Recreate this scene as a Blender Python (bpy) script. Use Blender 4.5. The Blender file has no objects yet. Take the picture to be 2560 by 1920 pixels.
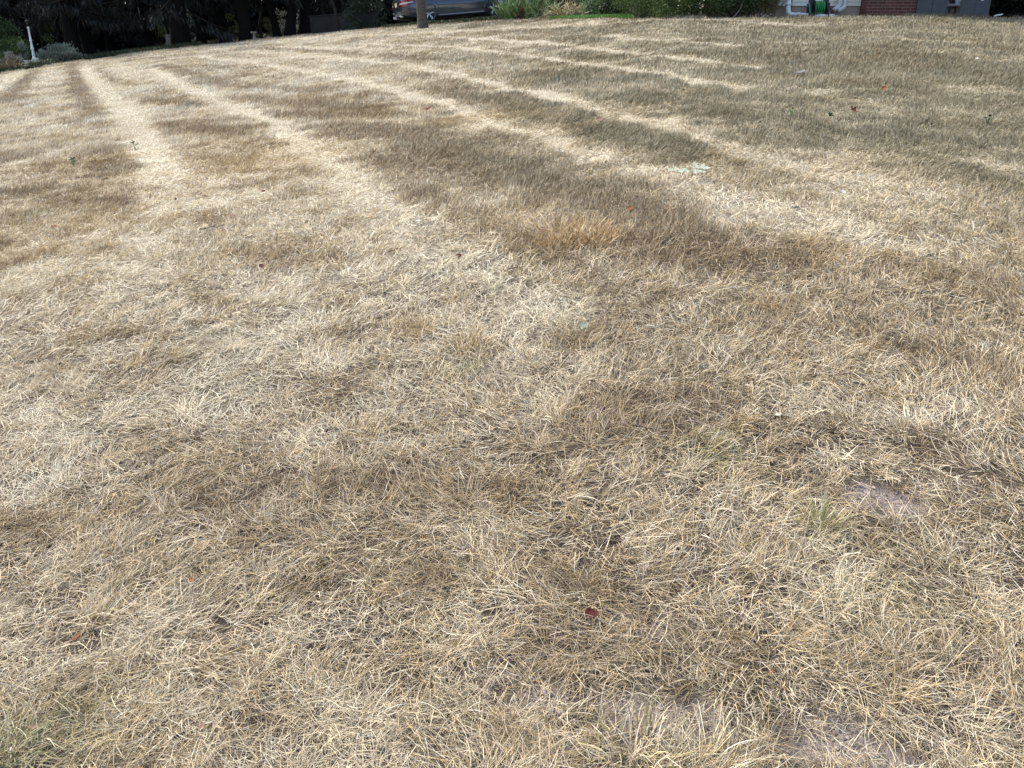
import bpy, bmesh, math, random
import numpy as np
from mathutils import Vector, Matrix

# ------------------------------------------------------------------ camera, sky, sun
SC = bpy.context.scene
COL = SC.collection
EYE = 1.55
PITCH = math.radians(19.5)
FPX = 2100.0                    # focal length in pixels of a 2560 x 1920 frame
cam_d = bpy.data.cameras.new("camera")
cam_d.sensor_width = 36.0
cam_d.lens = 36.0 * FPX / 2560.0
cam_d.clip_start = 0.05
cam_d.clip_end = 2000.0
cam = bpy.data.objects.new("camera", cam_d)
cam.location = (0, 0, EYE)
cam.rotation_euler = (math.pi / 2 - PITCH, 0, 0)
COL.objects.link(cam)
SC.camera = cam

SUN_EL, SUN_AZ = math.radians(56), math.radians(-48)     # azimuth from +Y (view direction) clockwise; beyond the trees on the left
world = bpy.data.worlds.new("World")
SC.world = world
world.use_nodes = True
wn = world.node_tree.nodes
wl = world.node_tree.links
bgn = wn.get("Background") or wn.new("ShaderNodeBackground")
sky = wn.new("ShaderNodeTexSky")
sky.sky_type = 'NISHITA'
sky.sun_disc = False
sky.sun_elevation = SUN_EL
sky.sun_rotation = SUN_AZ
sky.dust_density = 2.5
sky.air_density = 1.0
wl.new(sky.outputs[0], bgn.inputs[0])
bgn.inputs[1].default_value = 0.15
sd = bpy.data.lights.new("sun", 'SUN')
sd.energy = 2.9
sd.angle = math.radians(2.5)
sd.color = (1.0, 0.93, 0.80)
so = bpy.data.objects.new("sun", sd)
sv = Vector((math.sin(SUN_AZ) * math.cos(SUN_EL), math.cos(SUN_AZ) * math.cos(SUN_EL), math.sin(SUN_EL)))
so.rotation_euler = sv.to_track_quat('Z', 'Y').to_euler()
so.location = sv * 60
COL.objects.link(so)
SC.view_settings.view_transform = 'Standard'
SC.view_settings.look = 'None'
SC.view_settings.exposure = 1.0
SC.view_settings.gamma = 1.0
SC.cycles.max_bounces = 6
SC.cycles.diffuse_bounces = 3
SC.cycles.transparent_max_bounces = 4

RNG = np.random.default_rng(7)
random.seed(7)
CP, SP = math.cos(PITCH), math.sin(PITCH)


def ray(px, py):
    u = (px - 1280) / FPX
    v = (960 - py) / FPX
    return np.array([u, CP + v * SP, -SP + v * CP])


def at_y(px, py, Y):
    d = ray(px, py)
    return np.array([d[0] * Y / d[1], Y, EYE + d[2] * Y / d[1]])


# ------------------------------------------------------------------ noise
def _hash(ix, iy, seed):
    h = (ix.astype(np.int64) * 374761393 + iy.astype(np.int64) * 668265263 + seed * 1442695041) & 0xFFFFFFFF
    h = ((h ^ (h >> 13)) * 1274126177) & 0xFFFFFFFF
    h = h ^ (h >> 16)
    return (h & 0xFFFFFF) / float(0xFFFFFF)


def vnoise(x, y, seed=0):
    x = np.asarray(x, float); y = np.asarray(y, float)
    ix = np.floor(x); iy = np.floor(y)
    fx = x - ix; fy = y - iy
    fx = fx * fx * (3 - 2 * fx); fy = fy * fy * (3 - 2 * fy)
    a = _hash(ix, iy, seed); b = _hash(ix + 1, iy, seed)
    c = _hash(ix, iy + 1, seed); d = _hash(ix + 1, iy + 1, seed)
    return (a * (1 - fx) + b * fx) * (1 - fy) + (c * (1 - fx) + d * fx) * fy


def fbm(x, y, seed=0, n=3):
    s = 0; a = 0.5; t = 0
    for i in range(n):
        ca, sa = math.cos(0.7 * i + .4), math.sin(0.7 * i + .4)
        s = s + a * vnoise((x * ca - y * sa) * 2 ** i + 17 * i, (x * sa + y * ca) * 2 ** i - 9 * i, seed + i)
        t += a; a *= .5
    return s / t


def sstep(a, b, x):
    t = np.clip((x - a) / (b - a), 0, 1)
    return t * t * (3 - 2 * t)


# ------------------------------------------------------------------ terrain: a lawn bank that climbs away from the viewer
EDGE = [(-200, 215, 35), (0, 187, 36), (100, 170, 38), (220, 151, 39), (440, 123, 40), (600, 109, 40), (830, 85, 38), (975, 73, 36),
        (1090, 65, 34.5), (1250, 52, 33), (1400, 48, 29.5), (1560, 46, 25.5), (1660, 46, 23.3), (1750, 46, 22.6), (1830, 46.5, 22.4), (1950, 47, 22.4),
        (2085, 43, 22.3), (2150, 41, 22.2), (2300, 43, 22.2), (2470, 46, 22.3), (2560, 48, 22.4), (2760, 52, 22.6)]
SBP = [(-200, .03), (300, .036), (480, .05), (620, .066), (760, .070), (950, .072), (1060, .10), (1240, .085), (1400, .075), (1600, .06), (1900, .035), (2560, .03)]
_az, _s, _D = [], [], []
for px, py, Y in EDGE:
    p = at_y(px, py, Y)
    _az.append(math.atan2(p[0], p[1])); r = math.hypot(p[0], p[1])
    _s.append((p[2] + .02) / r); _D.append(r)
_sbaz = [math.atan2(at_y(px, 60, 30)[0], 30) for px, _ in SBP]
AZG = np.linspace(-0.75, 0.75, 901)


def _sm(v, n):
    k = np.exp(-np.linspace(-2, 2, n) ** 2); k /= k.sum()
    return np.convolve(np.pad(v, n // 2, mode='edge'), k, 'valid')


SG = _sm(np.interp(AZG, _az, _s), 61)
DG = _sm(np.interp(AZG, _az, _D), 41)
BG = _sm(np.interp(AZG, _sbaz, [b for _, b in SBP]), 41)


def edge_r(x, y):
    return np.interp(np.arctan2(x, y), AZG, DG)


def terrain(x, y):
    x = np.asarray(x, float); y = np.asarray(y, float)
    az = np.arctan2(x, y); r = np.hypot(x, y)
    s = np.interp(az, AZG, SG); D = np.interp(az, AZG, DG); b = np.interp(az, AZG, BG)
    s = s * (1 - sstep(1.0, 2.2, np.abs(az)))
    w = 0.3
    u = r - D
    z = s * r - (s - b) * w * np.logaddexp(0, u / w)
    z = z - (b - .015) * 1.0 * np.logaddexp(0, (u - 7.0) / 1.0)
    z = z - .015 * 2.0 * np.logaddexp(0, (r - 70) / 2.0)
    lawn = 1 - sstep(-3, 0, u)
    z = z + sstep(.8, 2.5, r) * (.035 * (vnoise(x / 1.3, y / 1.3, 3) - .5) + .05 * (vnoise(x / 3.1, y / 3.1, 4) - .5) * lawn
                                 + .014 * (vnoise(x / .33, y / .33, 5) - .5) * lawn)
    return z


def at(px, py):
    """world point where a line of sight meets the ground"""
    d = ray(px, py)
    t = np.linspace(1.0, 60, 3000)
    X, Y, Z = d[0] * t, d[1] * t, EYE + d[2] * t
    g = terrain(X, Y) - Z
    i = np.argmax(g > 0) if (g > 0).any() else len(t) - 1
    if i == 0: i = 1
    g0, g1 = g[i - 1], g[i]
    f = 0 if g1 == g0 else np.clip(-g0 / (g1 - g0), 0, 1)
    tt = t[i - 1] + f * (t[i] - t[i - 1])
    return np.array([d[0] * tt, d[1] * tt, float(terrain(d[0] * tt, d[1] * tt))])


# ------------------------------------------------------------------ object helpers
def tag(o, label=None, cat=None, group=None, kind=None):
    if label: o["label"] = label
    if cat: o["category"] = cat
    if group: o["group"] = group
    if kind: o["kind"] = kind
    return o


def empty(name, loc, rz=0.0):
    o = bpy.data.objects.new(name, None)
    o.location = loc; o.rotation_euler = (0, 0, rz)
    o.empty_display_size = .2
    COL.objects.link(o)
    return o


class MB:
    """collects shapes, builds ONE mesh object"""
    def __init__(s):
        s.v = []; s.f = {}; s.t = []; s.n = 0; s.sm = {}

    def add(s, verts, faces, tint=None, smooth=False):
        verts = np.asarray(verts, float).reshape(-1, 3)
        if not isinstance(faces, np.ndarray):
            by = {}
            for f in faces: by.setdefault(len(f), []).append(f)
            fl = [np.array(q, np.int64) for q in by.values()]
        else:
            fl = [faces.astype(np.int64)]
        for q in fl:
            s.f.setdefault(q.shape[1], []).append(q + s.n)
            s.sm.setdefault(q.shape[1], []).append(np.full(len(q), smooth))
        s.v.append(verts); s.n += len(verts)
        if tint is None: tint = np.ones((len(verts), 3))
        tint = np.asarray(tint, float)
        if tint.ndim == 1: tint = np.tile(tint, (len(verts), 1))
        s.t.append(tint)
        return s

    def box(s, c, size, rot=None, tint=None):
        x, y, z = [q / 2 for q in size]
        v = np.array([(a, b, d) for a in (-x, x) for b in (-y, y) for d in (-z, z)])
        if rot is not None: v = v @ np.array(rot).T
        v = v + np.array(c)
        return s.add(v, [(0, 1, 3, 2), (4, 6, 7, 5), (0, 4, 5, 1), (2, 3, 7, 6), (0, 2, 6, 4), (1, 5, 7, 3)], tint)

    def bbox(s, c, size, bev=.01, rot=None, tint=None):
        """box with chamfered edges"""
        bm = bmesh.new()
        bmesh.ops.create_cube(bm, size=1)
        for v in bm.verts: v.co = Vector((v.co.x * size[0], v.co.y * size[1], v.co.z * size[2]))
        bmesh.ops.bevel(bm, geom=list(bm.edges), offset=bev, segments=2, profile=.6, affect='EDGES')
        v = np.array([q.co[:] for q in bm.verts])
        f = [tuple(q.index for q in p.verts) for p in bm.faces]
        bm.free()
        if rot is not None: v = v @ np.array(rot).T
        return s.add(v + np.array(c), f, tint)

    def tube(s, pts, rad, n=8, tint=None, cap=True, smooth=True):
        pts = np.asarray(pts, float)
        rad = np.broadcast_to(np.asarray(rad, float), (len(pts),))
        tg = np.gradient(pts, axis=0)
        tg /= np.linalg.norm(tg, axis=1, keepdims=True) + 1e-9
        ref = np.array([0, 0, 1.0]) if abs(tg[0][2]) < .9 else np.array([1.0, 0, 0])
        V = []
        for p, t, r in zip(pts, tg, rad):
            a = np.cross(t, ref)
            if np.linalg.norm(a) < 1e-4: a = np.cross(t, [0, 1.0, .1])
            a /= np.linalg.norm(a); b = np.cross(t, a)
            ref = np.cross(a, t)
            th = np.arange(n) * 2 * math.pi / n
            V.append(p + r * (np.cos(th)[:, None] * a + np.sin(th)[:, None] * b))
        V = np.concatenate(V)
        F = []
        for i in range(len(pts) - 1):
            for j in range(n):
                F.append((i * n + j, i * n + (j + 1) % n, (i + 1) * n + (j + 1) % n, (i + 1) * n + j))
        if cap:
            F.append(tuple(range(n))[::-1]); F.append(tuple((len(pts) - 1) * n + j for j in range(n)))
        return s.add(V, F, tint, smooth)

    def lathe(s, prof, c=(0, 0, 0), n=20, tint=None, axis='z', smooth=True):
        th = np.arange(n) * 2 * math.pi / n
        V = []
        for r, z in prof:
            if axis == 'z': V.append(np.stack([r * np.cos(th), r * np.sin(th), np.full(n, z)], 1))
            else: V.append(np.stack([r * np.cos(th), np.full(n, z), r * np.sin(th)], 1))
        V = np.concatenate(V) + np.array(c)
        m = len(prof)
        F = [(i * n + j, i * n + (j + 1) % n, (i + 1) * n + (j + 1) % n, (i + 1) * n + j) for i in range(m - 1) for j in range(n)]
        F.append(tuple(range(n))[::-1]); F.append(tuple((m - 1) * n + j for j in range(n)))
        return s.add(V, F, tint, smooth)

    def build(s, name, mat, parent=None, world_to=None):
        me = bpy.data.meshes.new(name)
        V = np.concatenate(s.v)
        if world_to is not None: V = V - np.array(world_to)
        me.vertices.add(len(V)); me.vertices.foreach_set("co", V.astype(np.float32).ravel())
        ls, lt, li, sm = [], [], [], []
        pos = 0
        for k in s.f:
            q = np.concatenate(s.f[k])
            li.append(q.ravel()); n = len(q)
            ls.append(pos + np.arange(n) * k); lt.append(np.full(n, k)); pos += n * k
            sm.append(np.concatenate(s.sm[k]))
        li = np.concatenate(li); ls = np.concatenate(ls); lt = np.concatenate(lt)
        me.loops.add(len(li)); me.loops.foreach_set("vertex_index", li.astype(np.int32))
        me.polygons.add(len(ls)); me.polygons.foreach_set("loop_start", ls.astype(np.int32))
        me.polygons.foreach_set("use_smooth", np.concatenate(sm))
        T = np.concatenate(s.t)
        at_ = me.attributes.new("tint", 'FLOAT_COLOR', 'POINT')
        at_.data.foreach_set("color", np.concatenate([T, np.ones((len(T), 1))], 1).astype(np.float32).ravel())
        me.update(calc_edges=True)
        if len(V) < 30000: me.validate()
        me.materials.append(mat)
        o = bpy.data.objects.new(name, me)
        COL.objects.link(o)
        if parent is not None: o.parent = parent
        return o


# ------------------------------------------------------------------ materials
MATS = {}


def mat(name, base=(.5, .5, .5), rough=.6, metal=0.0, spec=.4, tint=False, trans=0.0, noise=None, bump=None, coat=0.0, glass=False, emit=None):
    if name in MATS: return MATS[name]
    m = bpy.data.materials.new(name); m.use_nodes = True
    nt = m.node_tree; N = nt.nodes; L = nt.links
    bs = N["Principled BSDF"]; out = N["Material Output"]
    bs.inputs["Roughness"].default_value = rough
    bs.inputs["Metallic"].default_value = metal
    bs.inputs["Specular IOR Level"].default_value = spec
    bs.inputs["Coat Weight"].default_value = coat
    bs.inputs["Coat Roughness"].default_value = .03
    col = None
    tc = N.new("ShaderNodeTexCoord")
    if tint:
        a = N.new("ShaderNodeAttribute"); a.attribute_name = "tint"; col = a.outputs["Color"]
        if base != (.5, .5, .5):
            mx = N.new("ShaderNodeMix"); mx.data_type = 'RGBA'; mx.blend_type = 'MULTIPLY'; mx.inputs[0].default_value = 1
            L.new(col, mx.inputs[6]); mx.inputs[7].default_value = (*base, 1); col = mx.outputs[2]
    if noise:
        sc, c2, lo, hi = noise
        nz = N.new("ShaderNodeTexNoise"); nz.inputs["Scale"].default_value = sc; nz.inputs["Detail"].default_value = 6
        nz.inputs["Roughness"].default_value = .65
        L.new(tc.outputs["Object"], nz.inputs["Vector"])
        mr = N.new("ShaderNodeMapRange"); mr.inputs[1].default_value = lo; mr.inputs[2].default_value = hi
        L.new(nz.outputs["Fac"], mr.inputs[0])
        mx = N.new("ShaderNodeMix"); mx.data_type = 'RGBA'
        L.new(mr.outputs[0], mx.inputs[0])
        if col is not None: L.new(col, mx.inputs[6])
        else: mx.inputs[6].default_value = (*base, 1)
        mx.inputs[7].default_value = (*c2, 1)
        col = mx.outputs[2]
    if col is not None: L.new(col, bs.inputs["Base Color"])
    else: bs.inputs["Base Color"].default_value = (*base, 1)
    if bump:
        sc, st = bump
        nz = N.new("ShaderNodeTexNoise"); nz.inputs["Scale"].default_value = sc; nz.inputs["Detail"].default_value = 5
        L.new(tc.outputs["Object"], nz.inputs["Vector"])
        bp = N.new("ShaderNodeBump"); bp.inputs["Strength"].default_value = st; bp.inputs["Distance"].default_value = .02
        L.new(nz.outputs["Fac"], bp.inputs["Height"]); L.new(bp.outputs[0], bs.inputs["Normal"])
    if trans > 0:
        tr = N.new("ShaderNodeBsdfTranslucent")
        if col is not None: L.new(col, tr.inputs[0])
        else: tr.inputs[0].default_value = (*base, 1)
        ms = N.new("ShaderNodeMixShader"); ms.inputs[0].default_value = trans
        L.new(bs.outputs[0], ms.inputs[1]); L.new(tr.outputs[0], ms.inputs[2]); L.new(ms.outputs[0], out.inputs[0])
    MATS[name] = m
    return m


M_STRAW = mat("dry grass blades", rough=.6, spec=.25, tint=True, trans=.10)
M_LEAF = mat("leaves", rough=.5, spec=.35, tint=True, trans=.18)
M_BARK = mat("bark", rough=.9, spec=.1, tint=True, noise=(9, (.006, .005, .005), .35, .75), bump=(22, .8))
M_TWIG = mat("twig bark", (.10, .075, .055), rough=.9, spec=.1, noise=(30, (.2, .16, .12), .45, .7))
M_WHITE = mat("white paint", (.78, .80, .82), rough=.45, noise=(5, (.62, .63, .62), .5, .8))
M_PVC = mat("white drain pipe", (.90, .91, .93), rough=.3, noise=(3, (.78, .78, .77), .55, .85))
M_BLACK = mat("black plastic", (.018, .018, .02), rough=.4)
M_IRON = mat("black iron", (.014, .014, .016), rough=.8, spec=.15)
M_CONC = mat("concrete", (.50, .40, .31), rough=.9, noise=(4, (.34, .27, .21), .4, .75), bump=(40, .3))
M_GREY = mat("grey painted boards", (.085, .09, .10), rough=.6, noise=(6, (.055, .058, .065), .4, .8), bump=(60, .15))


def ground_material():
    m = bpy.data.materials.new("lawn soil and thatch"); m.use_nodes = True
    nt = m.node_tree; N = nt.nodes; L = nt.links; bs = N["Principled BSDF"]
    bs.inputs["Roughness"].default_value = .95; bs.inputs["Specular IOR Level"].default_value = .1
    tc = N.new("ShaderNodeTexCoord")
    a = N.new("ShaderNodeAttribute"); a.attribute_name = "tint"
    b = N.new("ShaderNodeAttribute"); b.attribute_name = "bare"
    nz = N.new("ShaderNodeTexNoise"); nz.inputs["Scale"].default_value = 55; nz.inputs["Detail"].default_value = 8; nz.inputs["Roughness"].default_value = .7
    L.new(tc.outputs["Object"], nz.inputs["Vector"])
    mr = N.new("ShaderNodeMapRange"); mr.inputs[1].default_value = .25; mr.inputs[2].default_value = .75; mr.inputs[3].default_value = .5; mr.inputs[4].default_value = 1.4
    L.new(nz.outputs["Fac"], mr.inputs[0])
    mul = N.new("ShaderNodeMix"); mul.data_type = 'RGBA'; mul.blend_type = 'MULTIPLY'; mul.inputs[0].default_value = 1
    L.new(a.outputs["Color"], mul.inputs[6]); L.new(mr.outputs[0], mul.inputs[7])
    # bare clay: pinkish grey, mottled, with drying cracks
    n2 = N.new("ShaderNodeTexNoise"); n2.inputs["Scale"].default_value = 18; n2.inputs["Detail"].default_value = 8; n2.inputs["Roughness"].default_value = .75
    L.new(tc.outputs["Object"], n2.inputs["Vector"])
    rp = N.new("ShaderNodeValToRGB")
    rp.color_ramp.elements[0].position = .3; rp.color_ramp.elements[0].color = (.25, .205, .175, 1)
    rp.color_ramp.elements[1].position = .72; rp.color_ramp.elements[1].color = (.50, .425, .375, 1)
    L.new(n2.outputs["Fac"], rp.inputs[0])
    vo = N.new("ShaderNodeTexVoronoi"); vo.feature = 'DISTANCE_TO_EDGE'; vo.inputs["Scale"].default_value = 17
    dv = N.new("ShaderNodeVectorMath"); dv.operation = 'ADD'
    sc = N.new("ShaderNodeVectorMath"); sc.operation = 'SCALE'; sc.inputs[3].default_value = .05
    L.new(n2.outputs["Color"], sc.inputs[0]); L.new(tc.outputs["Object"], dv.inputs[0]); L.new(sc.outputs[0], dv.inputs[1])
    L.new(dv.outputs[0], vo.inputs["Vector"])
    cr = N.new("ShaderNodeMapRange"); cr.inputs[1].default_value = .0; cr.inputs[2].default_value = .05; cr.inputs[3].default_value = .45; cr.inputs[4].default_value = 1
    L.new(vo.outputs["Distance"], cr.inputs[0])
    cm = N.new("ShaderNodeMix"); cm.data_type = 'RGBA'; cm.blend_type = 'MULTIPLY'; cm.inputs[0].default_value = 1
    L.new(rp.outputs[0], cm.inputs[6]); L.new(cr.outputs[0], cm.inputs[7])
    fin = N.new("ShaderNodeMix"); fin.data_type = 'RGBA'
    L.new(b.outputs["Fac"], fin.inputs[0]); L.new(mul.outputs[2], fin.inputs[6]); L.new(cm.outputs[2], fin.inputs[7])
    L.new(fin.outputs[2], bs.inputs["Base Color"])
    bp = N.new("ShaderNodeBump"); bp.inputs["Strength"].default_value = 1.0; bp.inputs["Distance"].default_value = .03
    L.new(n2.outputs["Fac"], bp.inputs["Height"]); L.new(bp.outputs[0], bs.inputs["Normal"])
    return m


# ------------------------------------------------------------------ the lawn's wear: mowing tracks, brown and green areas, bare spots, painted glare
def line(pts):
    return np.array([at(*p)[:2] for p in pts])


PALE = [  # (track in the lawn, half width in metres, strength); pale stems, plus sheen of lying blades as colour
    ([(-80, 250), (0, 215), (30, 190), (60, 172)], .45, .75),
    ([(110, 172), (120, 190), (118, 215)], .5, .45),
    ([(205, 165), (221, 187), (247, 212), (275, 250), (316, 282), (342, 320), (364, 361), (380, 399), (402, 432), (415, 455)], .25, 1.0), ([(415, 455), (400, 540), (360, 640), (300, 740)], .24, .55),
    ([(290, 165), (330, 190), (370, 205)], .6, .4),
    ([(380, 172), (408, 190), (459, 215), (506, 234), (554, 257), (600, 275), (650, 292), (696, 317), (740, 352), (806, 395), (890, 455), (980, 515), (1095, 575)], .19, 1.0), ([(1095, 575), (1210, 648), (1300, 720), (1420, 800)], .2, .7),
    ([(640, 300), (700, 310), (760, 330)], .2, .8),
    ([(500, 142), (600, 152), (663, 164), (727, 174), (790, 182), (853, 193), (916, 206), (980, 225), (1043, 244), (1106, 256), (1154, 275), (1217, 304), (1296, 332), (1454, 378), (1598, 424), (1685, 458), (1772, 490)], .19, .9),
    ([(1772, 490), (1900, 520), (2000, 545), (2110, 575), (2220, 610)], .26, .85),
    ([(1690, 520), (1850, 560), (1960, 590)], .14, .5),
    ([(820, 141), (916, 152), (980, 158), (1043, 168), (1106, 180), (1170, 196), (1233, 212), (1313, 227), (1377, 243), (1440, 258), (1503, 280), (1566, 293), (1661, 315), (1725, 334), (1788, 363), (1850, 388), (2032, 430), (2250, 480)], .19, .95),
    ([(1440, 252), (1540, 268), (1660, 280)], .15, .5),
    ([(900, 110), (1020, 114), (1138, 119), (1250, 132), (1313, 138), (1377, 148), (1440, 157), (1503, 165), (1566, 173), (1630, 184), (1693, 192), (1760, 205), (1850, 222)], .17, 1.0),
    ([(1100, 94), (1250, 100), (1377, 108), (1440, 116), (1503, 125), (1566, 132), (1646, 141), (1725, 148), (1804, 160), (1900, 170)], .18, .95),
    ([(1519, 89), (1582, 99), (1661, 100), (1820, 97)], .2, .75),
    ([(1725, 105), (1835, 114)], .15, .7), ([(1883, 106), (1960, 107), (2010, 108)], .16, .8),
    ([(2270, 99), (2340, 103), (2420, 107)], .16, 1.1), ([(2150, 78), (2370, 84)], .2, .5),
    ([(700, 100), (1000, 86), (1400, 64), (1900, 58), (2200, 57)], .6, .55),
    ([(700, 118), (900, 122), (1050, 128)], .3, .6), ([(620, 130), (760, 140), (850, 150)], .35, .6),
    ([(150, 375), (90, 400), (40, 410)], .16, .6), ([(430, 520), (560, 510), (640, 490)], .2, .55),
    ([(0, 690), (60, 680), (110, 700)], .18, .6), ([(0, 860), (140, 840)], .12, .4),
    ([(640, 745), (780, 700), (900, 690)], .12, .35), ([(960, 560), (1040, 620), (1120, 680)], .16, .5),
]
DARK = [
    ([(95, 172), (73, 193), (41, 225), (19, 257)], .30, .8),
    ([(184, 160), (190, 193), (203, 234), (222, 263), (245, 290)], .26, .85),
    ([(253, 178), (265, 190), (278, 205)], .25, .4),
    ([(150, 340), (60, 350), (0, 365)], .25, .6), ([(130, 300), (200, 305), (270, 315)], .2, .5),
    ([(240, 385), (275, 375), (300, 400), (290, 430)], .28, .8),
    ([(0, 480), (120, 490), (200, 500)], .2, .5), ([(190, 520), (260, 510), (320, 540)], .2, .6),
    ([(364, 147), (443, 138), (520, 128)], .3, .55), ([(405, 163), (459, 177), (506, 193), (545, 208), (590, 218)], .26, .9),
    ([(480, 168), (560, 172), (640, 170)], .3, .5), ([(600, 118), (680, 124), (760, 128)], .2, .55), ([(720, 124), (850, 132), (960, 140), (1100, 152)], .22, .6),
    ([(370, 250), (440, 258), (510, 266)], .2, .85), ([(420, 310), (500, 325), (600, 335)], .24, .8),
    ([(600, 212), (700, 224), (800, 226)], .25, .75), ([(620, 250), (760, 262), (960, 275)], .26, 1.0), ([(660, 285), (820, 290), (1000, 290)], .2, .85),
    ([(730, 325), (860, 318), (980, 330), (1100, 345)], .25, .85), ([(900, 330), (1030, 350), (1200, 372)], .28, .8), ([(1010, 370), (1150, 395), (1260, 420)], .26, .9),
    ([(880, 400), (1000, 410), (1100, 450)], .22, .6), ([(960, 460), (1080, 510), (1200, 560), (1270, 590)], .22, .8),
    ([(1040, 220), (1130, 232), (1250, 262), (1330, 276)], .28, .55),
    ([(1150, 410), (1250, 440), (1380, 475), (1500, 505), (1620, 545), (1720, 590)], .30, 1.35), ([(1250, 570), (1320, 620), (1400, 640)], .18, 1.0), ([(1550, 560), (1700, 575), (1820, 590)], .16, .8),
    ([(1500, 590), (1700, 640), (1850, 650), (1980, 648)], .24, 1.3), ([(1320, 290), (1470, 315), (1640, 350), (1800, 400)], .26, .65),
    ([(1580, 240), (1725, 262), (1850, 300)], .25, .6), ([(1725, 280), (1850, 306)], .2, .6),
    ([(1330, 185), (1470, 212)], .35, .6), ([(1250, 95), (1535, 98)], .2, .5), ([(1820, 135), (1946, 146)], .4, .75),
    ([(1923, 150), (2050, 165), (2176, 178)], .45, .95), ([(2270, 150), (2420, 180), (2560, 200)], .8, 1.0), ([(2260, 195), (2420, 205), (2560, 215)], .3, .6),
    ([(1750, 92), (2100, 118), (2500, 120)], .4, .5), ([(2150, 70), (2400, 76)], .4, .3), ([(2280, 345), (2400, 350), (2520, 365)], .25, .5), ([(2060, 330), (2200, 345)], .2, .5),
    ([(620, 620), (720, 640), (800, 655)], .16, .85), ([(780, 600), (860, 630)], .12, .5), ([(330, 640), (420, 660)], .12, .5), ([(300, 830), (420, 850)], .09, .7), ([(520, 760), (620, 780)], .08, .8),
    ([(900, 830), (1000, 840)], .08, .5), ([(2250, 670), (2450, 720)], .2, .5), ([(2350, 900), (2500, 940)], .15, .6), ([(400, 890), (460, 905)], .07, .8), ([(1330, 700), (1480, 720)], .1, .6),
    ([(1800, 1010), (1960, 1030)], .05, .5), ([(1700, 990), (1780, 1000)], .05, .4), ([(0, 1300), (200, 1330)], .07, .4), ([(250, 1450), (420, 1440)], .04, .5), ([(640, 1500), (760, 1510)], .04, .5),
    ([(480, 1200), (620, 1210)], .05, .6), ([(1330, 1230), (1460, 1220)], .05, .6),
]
GOLD = [((1420, 575), .20, 1.3), ((1490, 600), .15, 1.2), ((1400, 610), .12, 1.0), ((1042, 832), .10, 1.0), ((1165, 868), .14, .8), ((620, 410), .55, .55), ((1290, 545), .3, .45), ((1930, 780), .12, .7),
        ((1180, 300), .5, .4), ((2050, 640), .35, .35), ((90, 330), .8, .4), ((740, 250), .5, .4)]
GREEN = [((1780, 1135), .11, .75), ((30, 1880), .16, .8), ((1175, 925), .07, .6), ((98, 538), .12, .8), ((2050, 1300), .07, .6), ((1350, 1010), .08, .4),
         ((1660, 1100), .08, .4), ((330, 1700), .08, .2), ((1700, 1830), .12, .35), ((2200, 1500), .2, .2)]
BARE = [((2110, 1222), (2270, 1268), .055, 1.0), ((2050, 1205), (2120, 1230), .045, .6), ((1575, 1785), (1700, 1835), .055, 1.0), ((1760, 1815), (1800, 1830), .04, .8), ((2070, 1850), (2200, 1895), .07, .9),
        ((1650, 1580), (1690, 1592), .03, .8), ((640, 1105), (700, 1120), .04, .5), ((1330, 1740), (1390, 1760), .03, .6),
        ((1980, 1350), (2040, 1372), .04, .5), ((1230, 1655), (1330, 1680), .05, .35), ((1280, 1050), (1340, 1062), .04, .4), ((2300, 1215), (2400, 1230), .06, .35)]
PALE_W = [(line(p), w * (.85 if p[len(p) // 2][1] < 300 else 1), s) for p, w, s in PALE]
DARK_W = [(line(p), w, s) for p, w, s in DARK]
GOLD_W = [(at(*p)[:2], w, s) for p, w, s in GOLD]
GREEN_W = [(at(*p)[:2], w, s) for p, w, s in GREEN]
BARE_W = [(np.array([at(*p)[:2], at(*q)[:2]]), w * 1.35, s) for p, q, w, s in BARE]


def dist_line(x, y, P):
    best = np.full(x.shape, 1e9)
    for a, b in zip(P[:-1], P[1:]):
        d = b - a; l2 = max(d @ d, 1e-9)
        t = np.clip(((x - a[0]) * d[0] + (y - a[1]) * d[1]) / l2, 0, 1)
        best = np.minimum(best, (x - a[0] - t * d[0]) ** 2 + (y - a[1] - t * d[1]) ** 2)
    return np.sqrt(best)


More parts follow.
